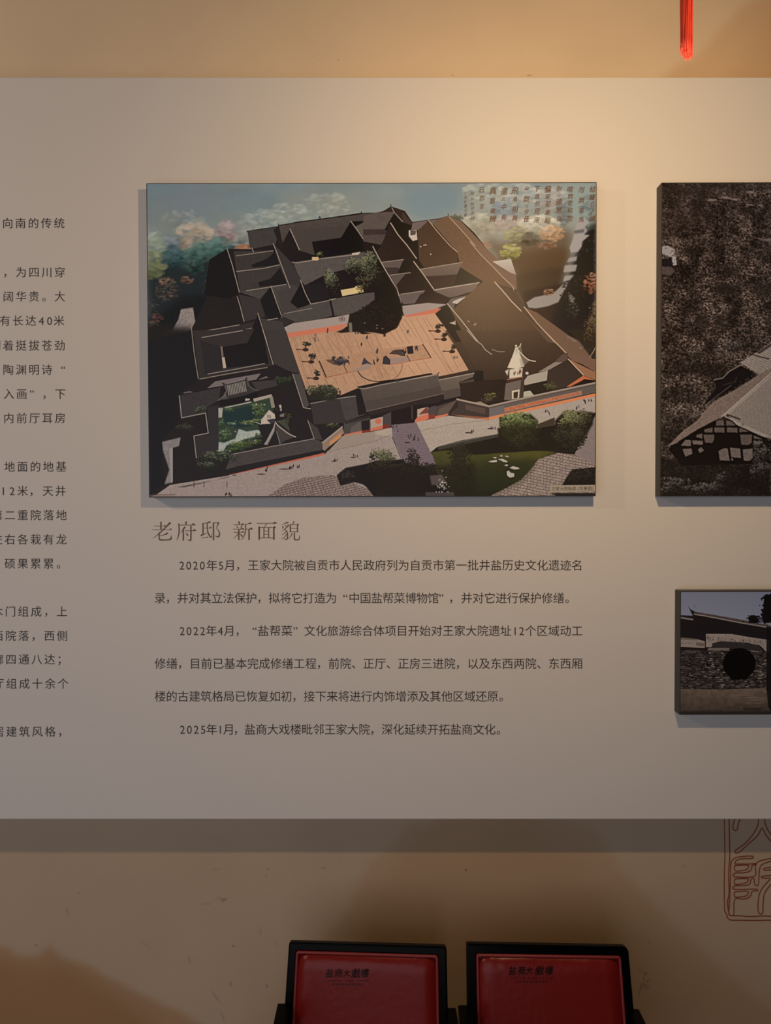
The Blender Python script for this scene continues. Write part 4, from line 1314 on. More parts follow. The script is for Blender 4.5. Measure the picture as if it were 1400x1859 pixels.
# yard wall
P(D(538, 396, 722, 432, 722, 515, 495, 480, 545, 440), (66, 56, 52))
P(D(585, 425, 700, 448, 700, 482, 585, 455), (84, 68, 62))
P(D(722, 440, 1340, 300, 1340, 356, 722, 500), (96, 84, 76))
P(D(725, 450, 808, 432, 808, 478, 725, 498), (104, 94, 92))
P(Nq(345, 890, 1240, 690, 1245, 740, 350, 945), (146, 110, 90))
P(Nq(360, 895, 1220, 705, 1225, 725, 365, 935), (168, 98, 70), 1, 0, .2, 11, cell=2)
LN(D(538, 396, 640, 418, 722, 436, 1000, 372, 1340, 300), 3.0, (148, 128, 112))
LN(D(540, 402, 722, 444, 1000, 382, 1340, 312), 1.0, (88, 72, 62))
P(D(720, 498, 1340, 360, 1340, 380, 722, 515), (212, 120, 82))
P(D(495, 482, 720, 500, 720, 515, 600, 502), (130, 82, 62))
P(D(620, 510, 720, 502, 720, 515), (190, 104, 74))

# forecourt, lawn and paths in front of the gate
PL = (160, 141, 126)
P(D(0, 592, 300, 528, 490, 490, 720, 515, 1340, 378, 1340, 480, 1100, 545, 800, 592, 420, 672, 385, 700, 160, 620, 220, 740, 0, 770) , PL, grain=.06, cell=2)
P(C_(97, 958, 140, 945, 220, 888, 545, 836, 1110, 716, 1215, 606, 1390, 582) + D(0, 590, 165, 610, 225, 740, 0, 775) + C_(1280, 800, 1400, 960, 130, 960), (146, 128, 118), grain=.08, cell=2)
P(C_(1110, 716, 1215, 606, 1400, 580, 1400, 640, 1130, 690), (142, 124, 112))
LN(C_(1120, 700, 1400, 636) + D(160, 600), .9, (112, 96, 88), .8)
LN(D(315, 580, 500, 540, 720, 515), .9, (120, 104, 92), .8)
rng = random.Random(5)
for _ in range(420):      # pebbles in the paving
    u, v = rng.uniform(150, 1340), rng.uniform(640, 945)
    (p,) = C_(u, v)
    if v > max(846 - (u - 545) * .212, 900 - (u - 220) * .16) + 12:
        LN([(p[0], p[1]), (p[0] + rng.uniform(-3, 3), p[1] + rng.uniform(-2, 2))], .6, (176, 160, 148), .5)
for _ in range(160):
    (p,) = D(rng.uniform(340, 800), rng.uniform(545, 660))
    if p[1] < 818 - (p[0] - 780) * .2:
        LN([(p[0], p[1]), (p[0] + rng.uniform(-4, 4), p[1] + rng.uniform(-2, 1))], .6, (140, 122, 108), .6)


def cobbles(region, ox, oy, ax, ay, bx, by, na, nb, base, gap, seed):
    """Irregular paving: stone colour crossed by wandering joints along two slanted directions, clipped to the region."""
    win, m = cv.mask(region)
    keep = cv.a.copy()
    rng = random.Random(seed)
    P(region, base, 1, 0, .16, seed, None, 1.6)
    for i in range(na):
        pts = []
        for j in range(nb + 1):
            pts.append((ox + ax * i + bx * j + rng.uniform(-.5, .5), oy + ay * i + by * j + rng.uniform(-.5, .5)))
        LN(pts, .85, gap, .85)
        for j in range(nb):
            if rng.random() < .14:
                continue
            t = j + .5 * (i % 2) + rng.uniform(-.2, .2)
            x, y = ox + ax * i + bx * t, oy + ay * i + by * t
            LN([(x, y), (x + ax + rng.uniform(-.6, .6), y + ay)], .85, gap, .8)
    full = np.zeros((cv.h, cv.w))
    full[win[2]:win[3], win[0]:win[1]] = m
    cv.a[:] = keep * (1 - full[..., None]) + cv.a * full[..., None]


low = C_(770, 962, 890, 880, 1000, 845, 1150, 830, 1260, 866, 1400, 930, 1400, 962) + D(60, 935, 30, 962)
cobbles(low, 470, 945, 1.6, -4.6, 6.4, -1.5, 34, 40, (132, 114, 105), (76, 58, 53), 3)
P(D(1340, 478, 1340, 782, 1215, 712, 1250, 630, 1300, 560), (128, 110, 102), grain=.08, cell=1.5)
for i in range(14):
    LN(D(1225 + i * 9, 640 - i * 8, 1340, 690 - i * 14), .5, (104, 88, 82), .6)
cob = D(715, 958, 830, 900, 905, 858, 960, 800, 1005, 740, 1120, 704, 1215, 712, 1330, 770, 1345, 800, 1345, 958)
cobbles(cob, 860, 930, 3.0, -4.6, 5.8, 1.2, 40, 54, (146, 125, 113), (84, 62, 54), 4)
# brick walk
walk = D(160, 542, 302, 530, 385, 700, 425, 765, 345, 790, 245, 775, 165, 615)
P(walk, (112, 95, 98), grain=.12, cell=1)
for i in range(20):
    t = i / 19
    LN(D(158 + 88 * t, 545 + 230 * t, 305 + 118 * t, 532 + 230 * t), .5, (84, 68, 74), .7)
LN(D(165, 615, 215, 735), 1.2, (60, 48, 46))
# dark bank and lawn
P(D(0, 772, 90, 745, 240, 760, 350, 780, 430, 770, 720, 958, 60, 960, 0, 880), (38, 33, 30), 1, .6)
P(D(390, 700, 480, 688, 640, 712, 1100, 682, 1115, 705, 1005, 740, 960, 800, 905, 858, 830, 900, 715, 958, 470, 958, 430, 880, 410, 760), (76, 72, 40), 1, .6, .07, 5, (36, 36, 28))
P(D(430, 780, 640, 760, 660, 900, 720, 955, 480, 958), (40, 37, 29), .75, 4)
P(D(1000, 575, 1110, 540, 1340, 470, 1340, 620, 1220, 715, 1100, 700, 1000, 690), (44, 39, 33), 1, .8)
P(D(1340, 478, 1340, 782, 1215, 712, 1250, 630, 1310, 540), (128, 110, 102), grain=.08, cell=1.5)
P(D(700, 700, 1100, 684, 1005, 740, 800, 740), (98, 88, 42), .35, 3)
P(D(640, 770, 1000, 740, 960, 800, 905, 858, 760, 930, 640, 940), (44, 44, 34), .6, 8)
for i in range(16):
    LN(D(640, 720 + i * 14, 1000 - i * 10, 705 + i * 13), .6, (58, 60, 34), .35)
P(D(420, 676, 800, 600, 1105, 640, 1105, 684, 640, 716, 500, 690, 430, 690), (42, 37, 31), 1, .5)
P(D(425, 668, 560, 632, 800, 590, 800, 608, 430, 688), (70, 64, 56), .8)
P(D(1000, 540, 1100, 500, 1100, 545, 1000, 565), (70, 58, 48), 1, .4)
# shadows, shrubs and trees in front
P(C_(1180, 832, 1232, 790, 1400, 758, 1400, 935, 1330, 885, 1280, 872, 1200, 892), (36, 32, 31), 1, .6)
LV(*C_(1235, 850)[0], 20, 14, (34, 30, 30), (60, 54, 50), 180, 110, s=(.7, 1.8), a=.9)
LV(*C_(1385, 730)[0], 8, 12, (36, 34, 30), (62, 60, 50), 90, 111, s=(.7, 1.6))
P(D(30, 760, 230, 740, 240, 800, 20, 830), (36, 32, 29), 1, 1)
LV(*D(118, 712)[0], 31, 15, (50, 48, 36), (134, 130, 98), 520, 112, s=(.7, 1.7))
LV(*D(130, 770)[0], 34, 16, (36, 32, 28), (60, 54, 44), 300, 113, s=(.8, 2))
LV(*D(285, 735)[0], 14, 18, (38, 33, 29), (56, 50, 42), 320, 114, s=(.7, 1.8))
LV(*D(330, 800)[0], 40, 14, (36, 32, 28), (52, 47, 38), 300, 115, s=(.8, 2))
P(D(300, 860, 470, 870, 470, 958, 300, 958), (36, 32, 30), 1, 1)
P(D(380, 835, 450, 830, 480, 880, 390, 890), (92, 78, 76), .8, 1)
P(D(355, 930, 520, 930, 520, 958, 355, 958), (84, 74, 70), .7, .6)
rng = random.Random(77)
for _ in range(46):
    (p,) = D(rng.gauss(450, 16), rng.gauss(890, 20))
    EL(p[0], p[1], rng.uniform(.5, 1.3), rng.uniform(.5, 1.1), (190, 182, 182), .9)
LV(*D(545, 690)[0], 20, 22, (42, 37, 32), (58, 51, 42), 380, 116, s=(.8, 2))
LV(*D(560, 800)[0], 24, 38, (40, 36, 30), (52, 46, 36), 700, 117, s=(.8, 2.2))
LV(*D(470, 800)[0], 20, 12, (40, 36, 30), (56, 52, 40), 160, 118, s=(.8, 1.8))
P(D(770, 560, 1000, 580, 1090, 640, 1100, 690, 900, 690, 780, 640), (44, 39, 32), 1, 1.5)
P(D(780, 500, 860, 478, 960, 480, 1005, 520, 990, 600, 900, 680, 790, 600), (50, 46, 34), 1, 1.2)
LV(*D(890, 600)[0], 40, 24, (42, 38, 30), (66, 64, 46), 700, 119, s=(.8, 2))
LV(*D(890, 520)[0], 38, 17, (58, 58, 38), (132, 140, 90), 800, 120, s=(.8, 1.9))
P(D(1100, 520, 1160, 460, 1250, 470, 1320, 470, 1320, 540, 1270, 620, 1200, 700, 1110, 640), (46, 41, 34), 1, 1.2)
LV(*D(1190, 610)[0], 30, 30, (42, 37, 32), (70, 64, 48), 900, 121, s=(.8, 2))
LV(*D(1175, 510)[0], 30, 18, (56, 52, 38), (142, 136, 94), 700, 122, s=(.8, 1.9))
LV(*D(1285, 510)[0], 18, 18, (52, 46, 36), (108, 98, 70), 320, 123, s=(.8, 1.8))
LV(*D(1180, 680)[0], 20, 9, (38, 34, 29), (56, 50, 40), 180, 124, s=(.8, 2))
P(D(1140, 895, 1165, 850, 1200, 800, 1260, 795, 1340, 785, 1340, 895), (40, 35, 31), 1, .5)
LV(*D(1245, 845)[0], 32, 17, (38, 33, 29), (58, 50, 42), 420, 125, s=(.8, 2.2))
P(D(1075, 935, 1340, 935, 1340, 958, 1120, 958), (46, 40, 36), 1, .8)
# stepping stones
for q in ((715, 756, 735, 748, 765, 744, 770, 756, 745, 760), (770, 740, 800, 738, 828, 752, 826, 760, 806, 757), (838, 792, 858, 780, 895, 790, 896, 798, 868, 800), (822, 812, 835, 805, 845, 818, 868, 822, 866, 842, 842, 848, 826, 836),
          (782, 722, 792, 716, 802, 722, 792, 728), (812, 722, 826, 720, 838, 728, 824, 730), (742, 730, 756, 728, 768, 732, 758, 738), (808, 778, 820, 770, 832, 772, 826, 782)):
    c = np.mean(D(*q), 0)
    big = [(c[0] + (x - c[0]) * 1.22, c[1] + (y - c[1]) * 1.35 + .5) for x, y in D(*q)]
    P(big, (38, 35, 28), .9, .5)
    P(D(*q), (168, 158, 150), 1, .2, .22, int(q[0]), None, 1)
# strollers on the forecourt
for i, (x, y, rx, ry, n) in enumerate(((1055, 470, 16, 14, 4), (1290, 415, 22, 14, 6), (182, 566, 16, 16, 4), (285, 615, 38, 18, 12), (622, 585, 18, 6, 4), (742, 563, 16, 4, 3), (1230, 445, 12, 6, 3))):
    crowd(D, x, y, rx, ry, n, 30 + i, col=(62, 54, 54))
for x, y in ((600, 588), (728, 565), (250, 645)):
    EL(*D(x, y)[0], 5, 1.4, (64, 52, 48), .9)
for i, (x, y, rx, ry, n) in enumerate(((778, 797, 8, 10, 3), (940, 785, 36, 12, 9), (555, 945, 28, 6, 6), (1178, 745, 12, 4, 3), (1288, 722, 12, 6, 3))):
    crowd(C_, x, y, rx, ry, n, 40 + i, col=(54, 46, 46))
for x, y, w in ((745, 826, 8), (880, 797, 10), (1165, 752, 5), (1275, 730, 5), (590, 832, 4)):
    EL(*C_(x, y)[0], w, 1.2, (76, 62, 58), .9)
for x in (358, 416, 548):
    LN(C_(x, 870, x, 900), 1.2, (48, 40, 40))
P(C_(260, 900, 350, 884, 550, 846, 570, 836, 400, 880, 300, 902), (70, 60, 58), .9, .6)
P(C_(95, 962, 95, 950, 140, 942, 250, 945, 250, 962), (120, 104, 92), .5, .5)
LN(C_(105, 946, 250, 942), 1.0, (92, 70, 64))
# printing grain and the slightly warm black of the whole picture
low_ = np.clip((110 - cv.a.mean(2)) / 60, 0, 1)[..., None]
cv.a *= 1 - low_ * np.array([0, .02, .045])
cv.a += (vnoise(cv.h, cv.w, 3, 99, 2)[..., None] - .5) * 5
LN([(267.5, 334.2), (1083, 332.2)], 1.0, (150, 158, 150), .6)
LN([(268, 334), (270, 560)], .8, (128, 132, 126), .5)
MAIN_SRC = [(267.5, 333.5), (1083, 331.5), (1080, 900), (271, 901.5)]
main_pic, main_print, mw, mh = picture('estate_picture', 'large colour picture of a walled estate from above, hung above the heading', 'picture',
                                       [(266, 332.5), (1084.5, 330.5), (1081, 901), (270, 903)], 0.0325, cv, MAIN_SRC, 1226, 856, glare=1.0)

# brush poem in the sky of the picture, written top to bottom, right to left
MD = 0.0325 + 0.0005
MHm = homography(MAIN_SRC, [(-mw / 2 + .0022, mh / 2 - .0022), (mw / 2 - .0022, mh / 2 - .0022), (mw / 2 - .0022, -mh / 2 + .0022), (-mw / 2 + .0022, -mh / 2 + .0022)])


def mxz(u, v):
    q = MHm @ np.array([u, v, 1.0])
    return q[0] / q[2], q[1] / q[2]


poem = [(1077, '結廬在人境', (343, 357, 370, 383, 396), (14, 13, 11, 12, 13)), (1056.5, '而無車馬', (344, 363, 382, 398), (13, 14, 13, 12)),
        (1036, '喧問君何能', (343, 356, 368, 382, 396), (13, 11, 11, 12, 13)), (1016, '尔心遠地自', (342, 352, 366, 381, 396), (12, 9, 14, 13, 11)),
        (995.5, '偏采菊東籬', (343, 356.5, 370, 385, 400), (15, 11, 13, 11, 14)), (976, '下悠然見南', (342, 356, 369, 383, 399), (13, 11, 11, 14, 13)),
        (957, '山氣日夕佳', (341, 361, 375, 384, 397), (10, 15, 7, 11, 13)), (936, '飛鳥相與', (345, 361, 379, 395), (16, 11, 14, 12)),
        (915.5, '還此中有', (347, 361, 375, 394), (15, 9, 14, 13)), (895.5, '真意欲辨', (346, 364, 382, 397), (16, 13, 11, 14)),
        (875.5, '已忘言', (344, 359, 374), (12, 12, 11)), (858.5, '陶淵明飲酒詩', (351.5, 361, 370, 378, 387, 396), (9, 8.5, 9, 8.5, 8.5, 9)),
        (846, '乙未年夏月書', (351, 358, 366, 374, 382, 390), (7, 7, 7.5, 8, 7.5, 7.5))]
L = Lettering()
rng = random.Random(3)
for u, s, vs, ems in poem:
    for ch, v, em in zip(s, vs, ems):
        r = rng.uniform(-.06, .10)
        for k, (dx, dy) in enumerate(((-.18, -.1), (.18, .12))):      # brush weight: the stroke laid down twice
            if em < 10 and k == 1:
                continue
            put_glyph(L, ch, u + dx + rng.uniform(-.6, .6), v + dy, em * (.92 if em > 10 else .9), rng.uniform(.82, 1.0), .24, r, -MD - k * .00002, mxz)
L.build('calligraphy', M['brush_ink'], main_print)
# caption box in the lower right corner
c4 = [mxz(997.8, 881.8), mxz(1080.2, 880.8), mxz(1080, 892.6), mxz(998.2, 894.2)]
cap = mesh_obj('caption_box', [(x, -MD, z) for x, z in c4], [(0, 3, 2, 1)], M['caption_paper'], main_print)
L = Lettering()
for i, ch in enumerate('王家大院新颜'):
    put_glyph(L, ch, 1004.5 + 7.55 * i, 887.9 - .03 * i, 7.7, 1, 0, 0, -MD - .0002, mxz)
put_glyph(L, '(', 1049.2, 887.6, 7.7, .9, 0, 0, -MD - .0002, mxz)
for i, ch in enumerate('效果图'):
    put_glyph(L, ch, 1055 + 7.9 * i, 887.4, 7.7, 1, 0, 0, -MD - .0002, mxz)
put_glyph(L, ')', 1075.5, 887.2, 7.7, .9, 0, 0, -MD - .0002, mxz)
L.build('caption_text', M['ink'], main_print)

# ------------------------------------------------------------------ the brown-grey picture of old tiled roofs under trees
E_, F_ = tile(1170, 310, 5.996), tile(1170, 600, 5.809)
cv = Canvas(1196, 326, 2024, 906, 2, (46, 37, 31))
P, LN, EL, LV = cv.poly, cv.line, cv.ell, cv.leaves
lum = vnoise(cv.h, cv.w, 46, 21, 4)
lum2 = vnoise(cv.h, cv.w, 16, 22, 3)
tone = np.clip((lum - .32) * 2.2, 0, 1)
fine = vnoise(cv.h, cv.w, (2.6 * cv.ss, 1.7 * cv.ss), 23) * .6 + vnoise(cv.h, cv.w, 1.5 * cv.ss, 24) * .4
fine = np.clip((fine - .50) * 7, 0, 1) * np.clip(.25 + .9 * tone * (.5 + lum2), 0, 1)
cv.a *= (0.84 + .30 * tone)[..., None]
cv.a += fine[..., None] * np.array([78, 63, 54.0])
rng = random.Random(11)


def flecks(n, xa, xb, ya, yb, s0, s1, gain=1.0, seed=0, stretch=2.0):
    rng = random.Random(seed)
    for _ in range(n):
        x, y = rng.uniform(xa, xb), rng.uniform(ya, yb)
        i, j = int((x - cv.x0) * cv.ss), int((y - cv.y0) * cv.ss)
        if not (0 <= i < cv.w and 0 <= j < cv.h):
            continue
        b = (tone[j, i] * .75 + max(0, lum2[j, i] - .42) * 1.3)
        b = b * rng.uniform(.25, 1.15) * gain
        if b < .12:
            continue
        q = rng.uniform(s0, s1) * .8
        if rng.random() < .25:
            b *= 1.35
        if rng.random() < .3:
            b = -.1
        c = np.array([54, 44, 37.]) + np.array([108, 88, 76.]) * min(b, 1.15)
        EL(x, y, q * stretch / 1.4, q / 1.4, c, .85, rng.gauss(.2, .7))


flecks(5200, 1198, 1400, 330, 470, .5, 1.3, .72, 1, 2.4)
flecks(7600, 1198, 1400, 430, 760, .6, 1.5, 1.0, 2, 1.9)
flecks(3800, 1198, 1400, 720, 905, .6, 1.5, .9, 3, 1.8)
flecks(9000, 1400, 2024, 330, 905, .8, 2.0, .95, 4, 1.9)
P(E_(185, 140, 1379, 140, 1379, 200, 900, 230, 185, 260), (58, 48, 40), .6, 6)
P(E_(185, 260, 700, 230, 620, 600, 185, 780), (66, 54, 45), .35, 12)
for x, y, rx, ry, k in ((610, 260, 70, 50, 0), (470, 870, 50, 60, 0), (700, 480, 60, 40, 0), (1100, 440, 70, 30, 0), (960, 1100, 90, 60, 0), (850, 1290, 110, 60, 0), (640, 1640, 70, 90, 0), (500, 1290, 60, 50, 0), (1280, 1300, 90, 90, 0), (820, 1640, 60, 70, 0)):
    EL(*E_(x, y)[0], rx / 6, ry / 6, (46, 38, 32), .7, 0, .7)
for x, y, rx, ry in ((760, 325, 60, 9), (1000, 320, 40, 8), (1200, 385, 90, 12), (1310, 750, 70, 16), (1150, 240, 30, 10), (900, 300, 40, 10)):
    for _ in range(9):
        EL(*E_(x + rng.uniform(-rx, rx), y + rng.uniform(-ry, ry))[0], rng.uniform(2, 5), rng.uniform(.6, 1.3), (132, 108, 94), .7, rng.uniform(.0, .3))
# pale hut between the leaves
P(E_(192, 830, 260, 820, 335, 860, 330, 918, 285, 945, 192, 905), (150, 134, 124), 1, .4)
P(E_(300, 938, 346, 930, 358, 1030, 318, 1036), (158, 142, 132))
P(E_(192, 960, 300, 965, 300, 1040, 192, 1045), (46, 38, 36))
P(E_(192, 1050, 300, 1050, 340, 1100, 280, 1150, 192, 1120), (92, 74, 66), .8, .4)
for _ in range(60):
    EL(*E_(rng.uniform(190, 420), rng.uniform(790, 1080))[0], .9, .6, (44, 34, 30), .9, rng.uniform(-1, 1))
# roofs
RB, RG = (124, 102, 88), (150, 131, 115)
rngc = random.Random(4)
P(F_(1010, 340, 1190, 228, 1400, 80, 1800, -140, 2200, 60, 1336, 470, 1215, 466), RG, grain=.14, cell=1.2)
P(F_(1185, 235, 1400, 88, 1420, 110, 1215, 250), (64, 52, 46), .9)
P(F_(1150, 250, 1330, 296, 1310, 310, 1140, 264), (70, 56, 48), .8)
for i in range(16):
    LN(F_(1020 + i * 22, 345 - i * 14, 1215 + i * 26, 452 - i * 14), .7, (88, 72, 62), .8)
P(F_(745, 525, 1012, 368, 1200, 466, 1130, 520, 800, 690, 620, 792, 690, 700, 760, 600), (34, 28, 26))
LN(F_(740, 520, 830, 500, 900, 430, 1015, 366), 1.6, (132, 112, 98))
LN(F_(650, 780, 920, 575), 1.3, (88, 74, 66))
LN(F_(830, 575, 960, 540, 975, 490), 1.0, (70, 58, 52))
P(F_(245, 1222, 420, 1050, 560, 950, 640, 850, 730, 752, 1000, 600, 1210, 462, 1400, 360, 1500, 330, 1336, 470, 940, 800, 830, 905, 700, 965, 560, 1042, 330, 1186), RB, grain=.20, cell=1.0)
for _ in range(900):
    u = rngc.random()
    x0, y0 = 300 + 1000 * u, 1190 - 760 * u
    w = 20 + 90 * math.sin(min(1, u * 1.4) * 1.6)
    (p,) = F_(x0 + rngc.uniform(-w, w) * .6, y0 + rngc.uniform(-w, w) * .6)
    k = rngc.uniform(-34, 26)
    EL(p[0], p[1], 1.0, .6, (118 + k, 94 + k, 82 + k), .6, rngc.uniform(-.8, .2))
P(F_(820, 905, 940, 800, 1336, 470, 1800, 200, 2600, 640, 2400, 1500, 1336, 1142, 1240, 1112, 970, 988, 880, 890), RG, grain=.14, cell=1.0)
d0 = np.array([940, 800.]), np.array([1500, 340.])
for i in range(46):
    t = i / 45
    a = np.array([880, 900.]) * (1 - t) + np.array([1500, 350.]) * t
    LN(F_(a[0], a[1], a[0] + 900, a[1] + 410), .8, (78, 62, 54), .85)
    for _ in range(12):
        s = rngc.random()
        (p,) = F_(a[0] + 900 * s, a[1] + 410 * s + 12)
        EL(p[0], p[1], .9, .6, (168, 148, 132), .6, .4)
LN(F_(820, 905, 945, 795, 1120, 640, 1336, 450), 2.2, (164, 144, 128))
LN(F_(880, 885, 1010, 935), 2.6, (62, 46, 40))
LN(F_(850, 900, 960, 955, 990, 985), 2.0, (158, 140, 126))
# gable with pale plaster panels between dark timbers
P(F_(330, 1190, 560, 1046, 700, 970, 830, 925, 990, 1005, 1290, 1135, 1336, 1150, 1336, 1400, 400, 1420, 260, 1240), (32, 26, 23))
for q in ((765, 950, 840, 935, 845, 1000, 758, 1000), (866, 945, 930, 962, 962, 1000, 866, 1000), (745, 1020, 848, 1020, 848, 1074, 745, 1070), (875, 1020, 985, 1022, 985, 1074, 875, 1070),
          (1005, 1022, 1105, 1062, 1005, 1070), (628, 1095, 740, 1095, 740, 1150, 720, 1182, 646, 1178), (1014, 1095, 1138, 1095, 1135, 1180, 1100, 1204, 1026, 1200), (1155, 1102, 1240, 1138, 1155, 1140),
          (1156, 1160, 1252, 1166, 1245, 1188, 1160, 1202), (560, 1096, 615, 1082, 615, 1138, 550, 1120), (508, 1155, 622, 1160, 620, 1200, 520, 1196), (392, 1210, 440, 1150, 495, 1152, 496, 1215),
          (408, 1246, 505, 1240, 512, 1296, 440, 1326), (570, 1250, 606, 1225, 636, 1262, 590, 1286), (786, 1266, 850, 1236, 882, 1240, 904, 1370, 800, 1364), (906, 1232, 1014, 1242, 1022, 1340, 922, 1332),
          (1040, 1252, 1145, 1240, 1146, 1340, 1110, 1372, 1052, 1368), (640, 1040, 722, 1020, 722, 1072, 640, 1070)):
    v0 = q[1]
    k = 0 if v0 > 1150 else -12
    P(F_(*q), (108 + k, 91 + k, 81 + k), grain=.14, seed=int(v0), cell=2)
for q in ((930, 1355), (350, 1170), (1040, 990)):
    EL(*F_(*q)[0], 2, 2.6, (112, 96, 86), .8)
for q in ((300, 842, 392, 758), (330, 852, 424, 768), (372, 792, 432, 830), (480, 920, 632, 830), (520, 915, 620, 862)):
    LN(F_(*q), 1.0, (130, 112, 100))
LV(*F_(560, 700)[0], 18, 22, (38, 31, 27), (110, 92, 80), 90, 7, s=(.8, 1.8))
P(F_(165, 1330, 400, 1360, 860, 1400, 1336, 1400, 1336, 1750, 165, 1750), (34, 28, 24), .8, 2)
LV(*F_(300, 1640)[0], 34, 18, (36, 30, 26), (108, 92, 84), 420, 8, s=(.8, 1.9))
LV(*F_(600, 1680)[0], 44, 14, (36, 30, 26), (104, 88, 80), 420, 9, s=(.8, 1.9))
LV(*F_(800, 1560)[0], 11, 13, (36, 30, 26), (104, 88, 80), 120, 10, s=(.8, 1.8))
LV(*F_(1260, 1300)[0], 22, 30, (34, 28, 24), (116, 100, 88), 420, 12, s=(.8, 1.9))
LV(*F_(1240, 1480)[0], 26, 18, (34, 28, 24), (104, 88, 80), 300, 13, s=(.8, 1.9))
LV(*F_(900, 180)[0], 24, 18, (36, 30, 26), (120, 100, 88), 300, 14, s=(.8, 1.8))
LV(*F_(1900, 1100)[0], 130, 80, (34, 28, 24), (112, 96, 86), 1400, 15, s=(1, 2.4))
LN([(1201.2, 360), (1200.6, 560), (1200, 620)], .9, (150, 126, 106), .55)
rp, rprint, rw, rh = picture('roof_picture', 'tall brown-grey picture of old tiled roofs under trees, cut off by right edge', 'picture',
                             [(1201, 331.5), (2019, 329), (2010, 900), (1198.6, 901)], 0.0325, cv, [(1202, 332.5), (2018, 330), (2009, 899.5), (1199.8, 900.2)], 960, 670, glare=0.5)

# ------------------------------------------------------------------ the small picture of a stone wall with a round gate
G_ = tile(1200, 1050, 6.41)
cv = Canvas(1230, 1068, 1572, 1304, 4, (34, 28, 28))
P, LN, EL, LV = cv.poly, cv.line, cv.ell, cv.leaves
P(G_(180, 120, 2400, 120, 2400, 620, 180, 620), (108, 103, 113), grad=(118, 113, 122))
LN(G_(222, 158, 2400, 150), 1.1, (148, 140, 144), .7)
LN(G_(224, 160, 224, 430), 1.0, (146, 134, 150), .7)
P(G_(180, 432, 372, 440, 335, 365, 314, 322, 345, 365, 400, 395, 560, 424, 900, 484, 1282, 560, 1800, 660, 2400, 700, 2400, 1300, 180, 1300), (33, 28, 27))
P(G_(385, 402, 560, 420, 900, 480, 1282, 556, 1282, 580, 900, 512, 480, 438, 385, 425), (72, 58, 54))
LN(G_(392, 425, 500, 440, 900, 518, 1282, 582, 2000, 690), 2.0, (122, 104, 94))
LN(G_(218, 462, 370, 484), 3.2, (106, 92, 86))
LN(G_(218, 440, 380, 446), 1.2, (50, 42, 40))
LN(G_(390, 310, 396, 350), .7, (70, 62, 64))
P(G_(218, 690, 420, 710, 512, 735, 512, 812, 218, 800), (126, 106, 96))
P(G_(218, 690, 430, 715, 430, 725, 218, 715), (92, 80, 66))
P(G_(412, 748, 505, 756, 505, 795, 412, 785), (92, 78, 72))
P(G_(528, 650, 820, 652, 1030, 688, 1262, 722, 1266, 862, 1215, 850, 1160, 790, 1000, 752, 700, 735, 625, 752, 585, 805, 528, 805), (128, 108, 98), grain=.12, cell=1.5)
P(G_(600, 760, 720, 738, 1150, 780, 1180, 860, 600, 800), (46, 39, 37))
rng = random.Random(9)
for _ in range(70):
    x = rng.uniform(540, 1240)
    LN(G_(x, 672 + (x - 540) * .08 + rng.uniform(0, 60), x + rng.uniform(-20, 20), 680 + (x - 540) * .08 + rng.uniform(0, 60)), .8, (72, 58, 54), .7)
for x0 in (240, 280, 320, 350):
    LN(G_(x0, 765, x0 + 26, 748), .8, (84, 68, 62))
LN(G_(516, 690, 520, 900), 1.2, (30, 25, 25))
P(G_(560, 810, 800, 812, 790, 850, 540, 842), (104, 88, 80), .9)
P(G_(1030, 840, 1262, 862, 1262, 880, 1040, 880), (96, 82, 74), .9)
P(G_(222, 845, 2300, 870, 2300, 1282, 222, 1282), (46, 38, 36), .8, 0, .5, 31, None, 1.6)
for _ in range(1500):
    x, y = rng.uniform(222, 2300), 838 + 442 * rng.random()
    k = max(.05, rng.gauss(.42, .3)) * (1.0 if (x > 480 or rng.random() < .5) else .6)
    (p,) = G_(x, y)
    w_ = rng.uniform(.8, 4.5)
    LN([(p[0] - w_, p[1] + rng.uniform(-.2, .2)), (p[0] + w_, p[1] + rng.uniform(-.2, .3))], rng.uniform(.5, 1.2), (42 + 88 * k, 36 + 73 * k, 34 + 65 * k), .9)
for _ in range(40):
    (p,) = G_(rng.uniform(560, 1240), rng.uniform(860, 1260))
    LN([(p[0] - 2, p[1]), (p[0] + rng.uniform(0, 3), p[1])], rng.uniform(.8, 1.6), (142, 122, 106), .9)
for _ in range(240):      # dark leaves and gaps
    (p,) = G_(rng.uniform(222, 1260), rng.uniform(850, 1275))
    EL(p[0], p[1], rng.uniform(1, 3.4), rng.uniform(.5, 1.3), (26, 22, 21), .9, rng.uniform(-.3, .3))
EL(*G_(912, 995)[0], 190 / 6.41, 182 / 6.41, (20, 16, 16))
P(G_(780, 1110, 1050, 1110, 1000, 1178, 820, 1178), (20, 16, 16))
P(G_(222, 1282, 700, 1290, 1222, 1276, 1226, 1300, 2400, 1300, 2400, 1620, 222, 1620), (92, 74, 62), grad=(52, 42, 37), grain=.12, cell=6)
for _ in range(40):
    x, y = rng.uniform(222, 2000), rng.uniform(1300, 1570)
    LN(G_(x, y, x + rng.uniform(80, 240), y + rng.uniform(-12, 12)), rng.uniform(.8, 2), (110, 90, 76) if y < 1450 else (46, 37, 33), .35)
P(G_(222, 1540, 2400, 1540, 2400, 1620, 222, 1620), (34, 28, 26), .7, 1.5)
P(G_(960, 1500, 1180, 1505, 1160, 1540, 960, 1530), (38, 31, 28), .7, 1.5)
P(G_(1225, 560, 1290, 575, 1290, 1560, 1250, 1500, 1228, 1300), (28, 23, 22), .9, .5)
for _ in range(620):
    x, y = rng.gauss(1290, 74), rng.uniform(190, 540)
    if x > 1140 + abs(y - 330) * .28:
        (p,) = G_(x, y)
        EL(p[0], p[1], rng.uniform(.8, 2.4), rng.uniform(.8, 2), (24, 21, 20))
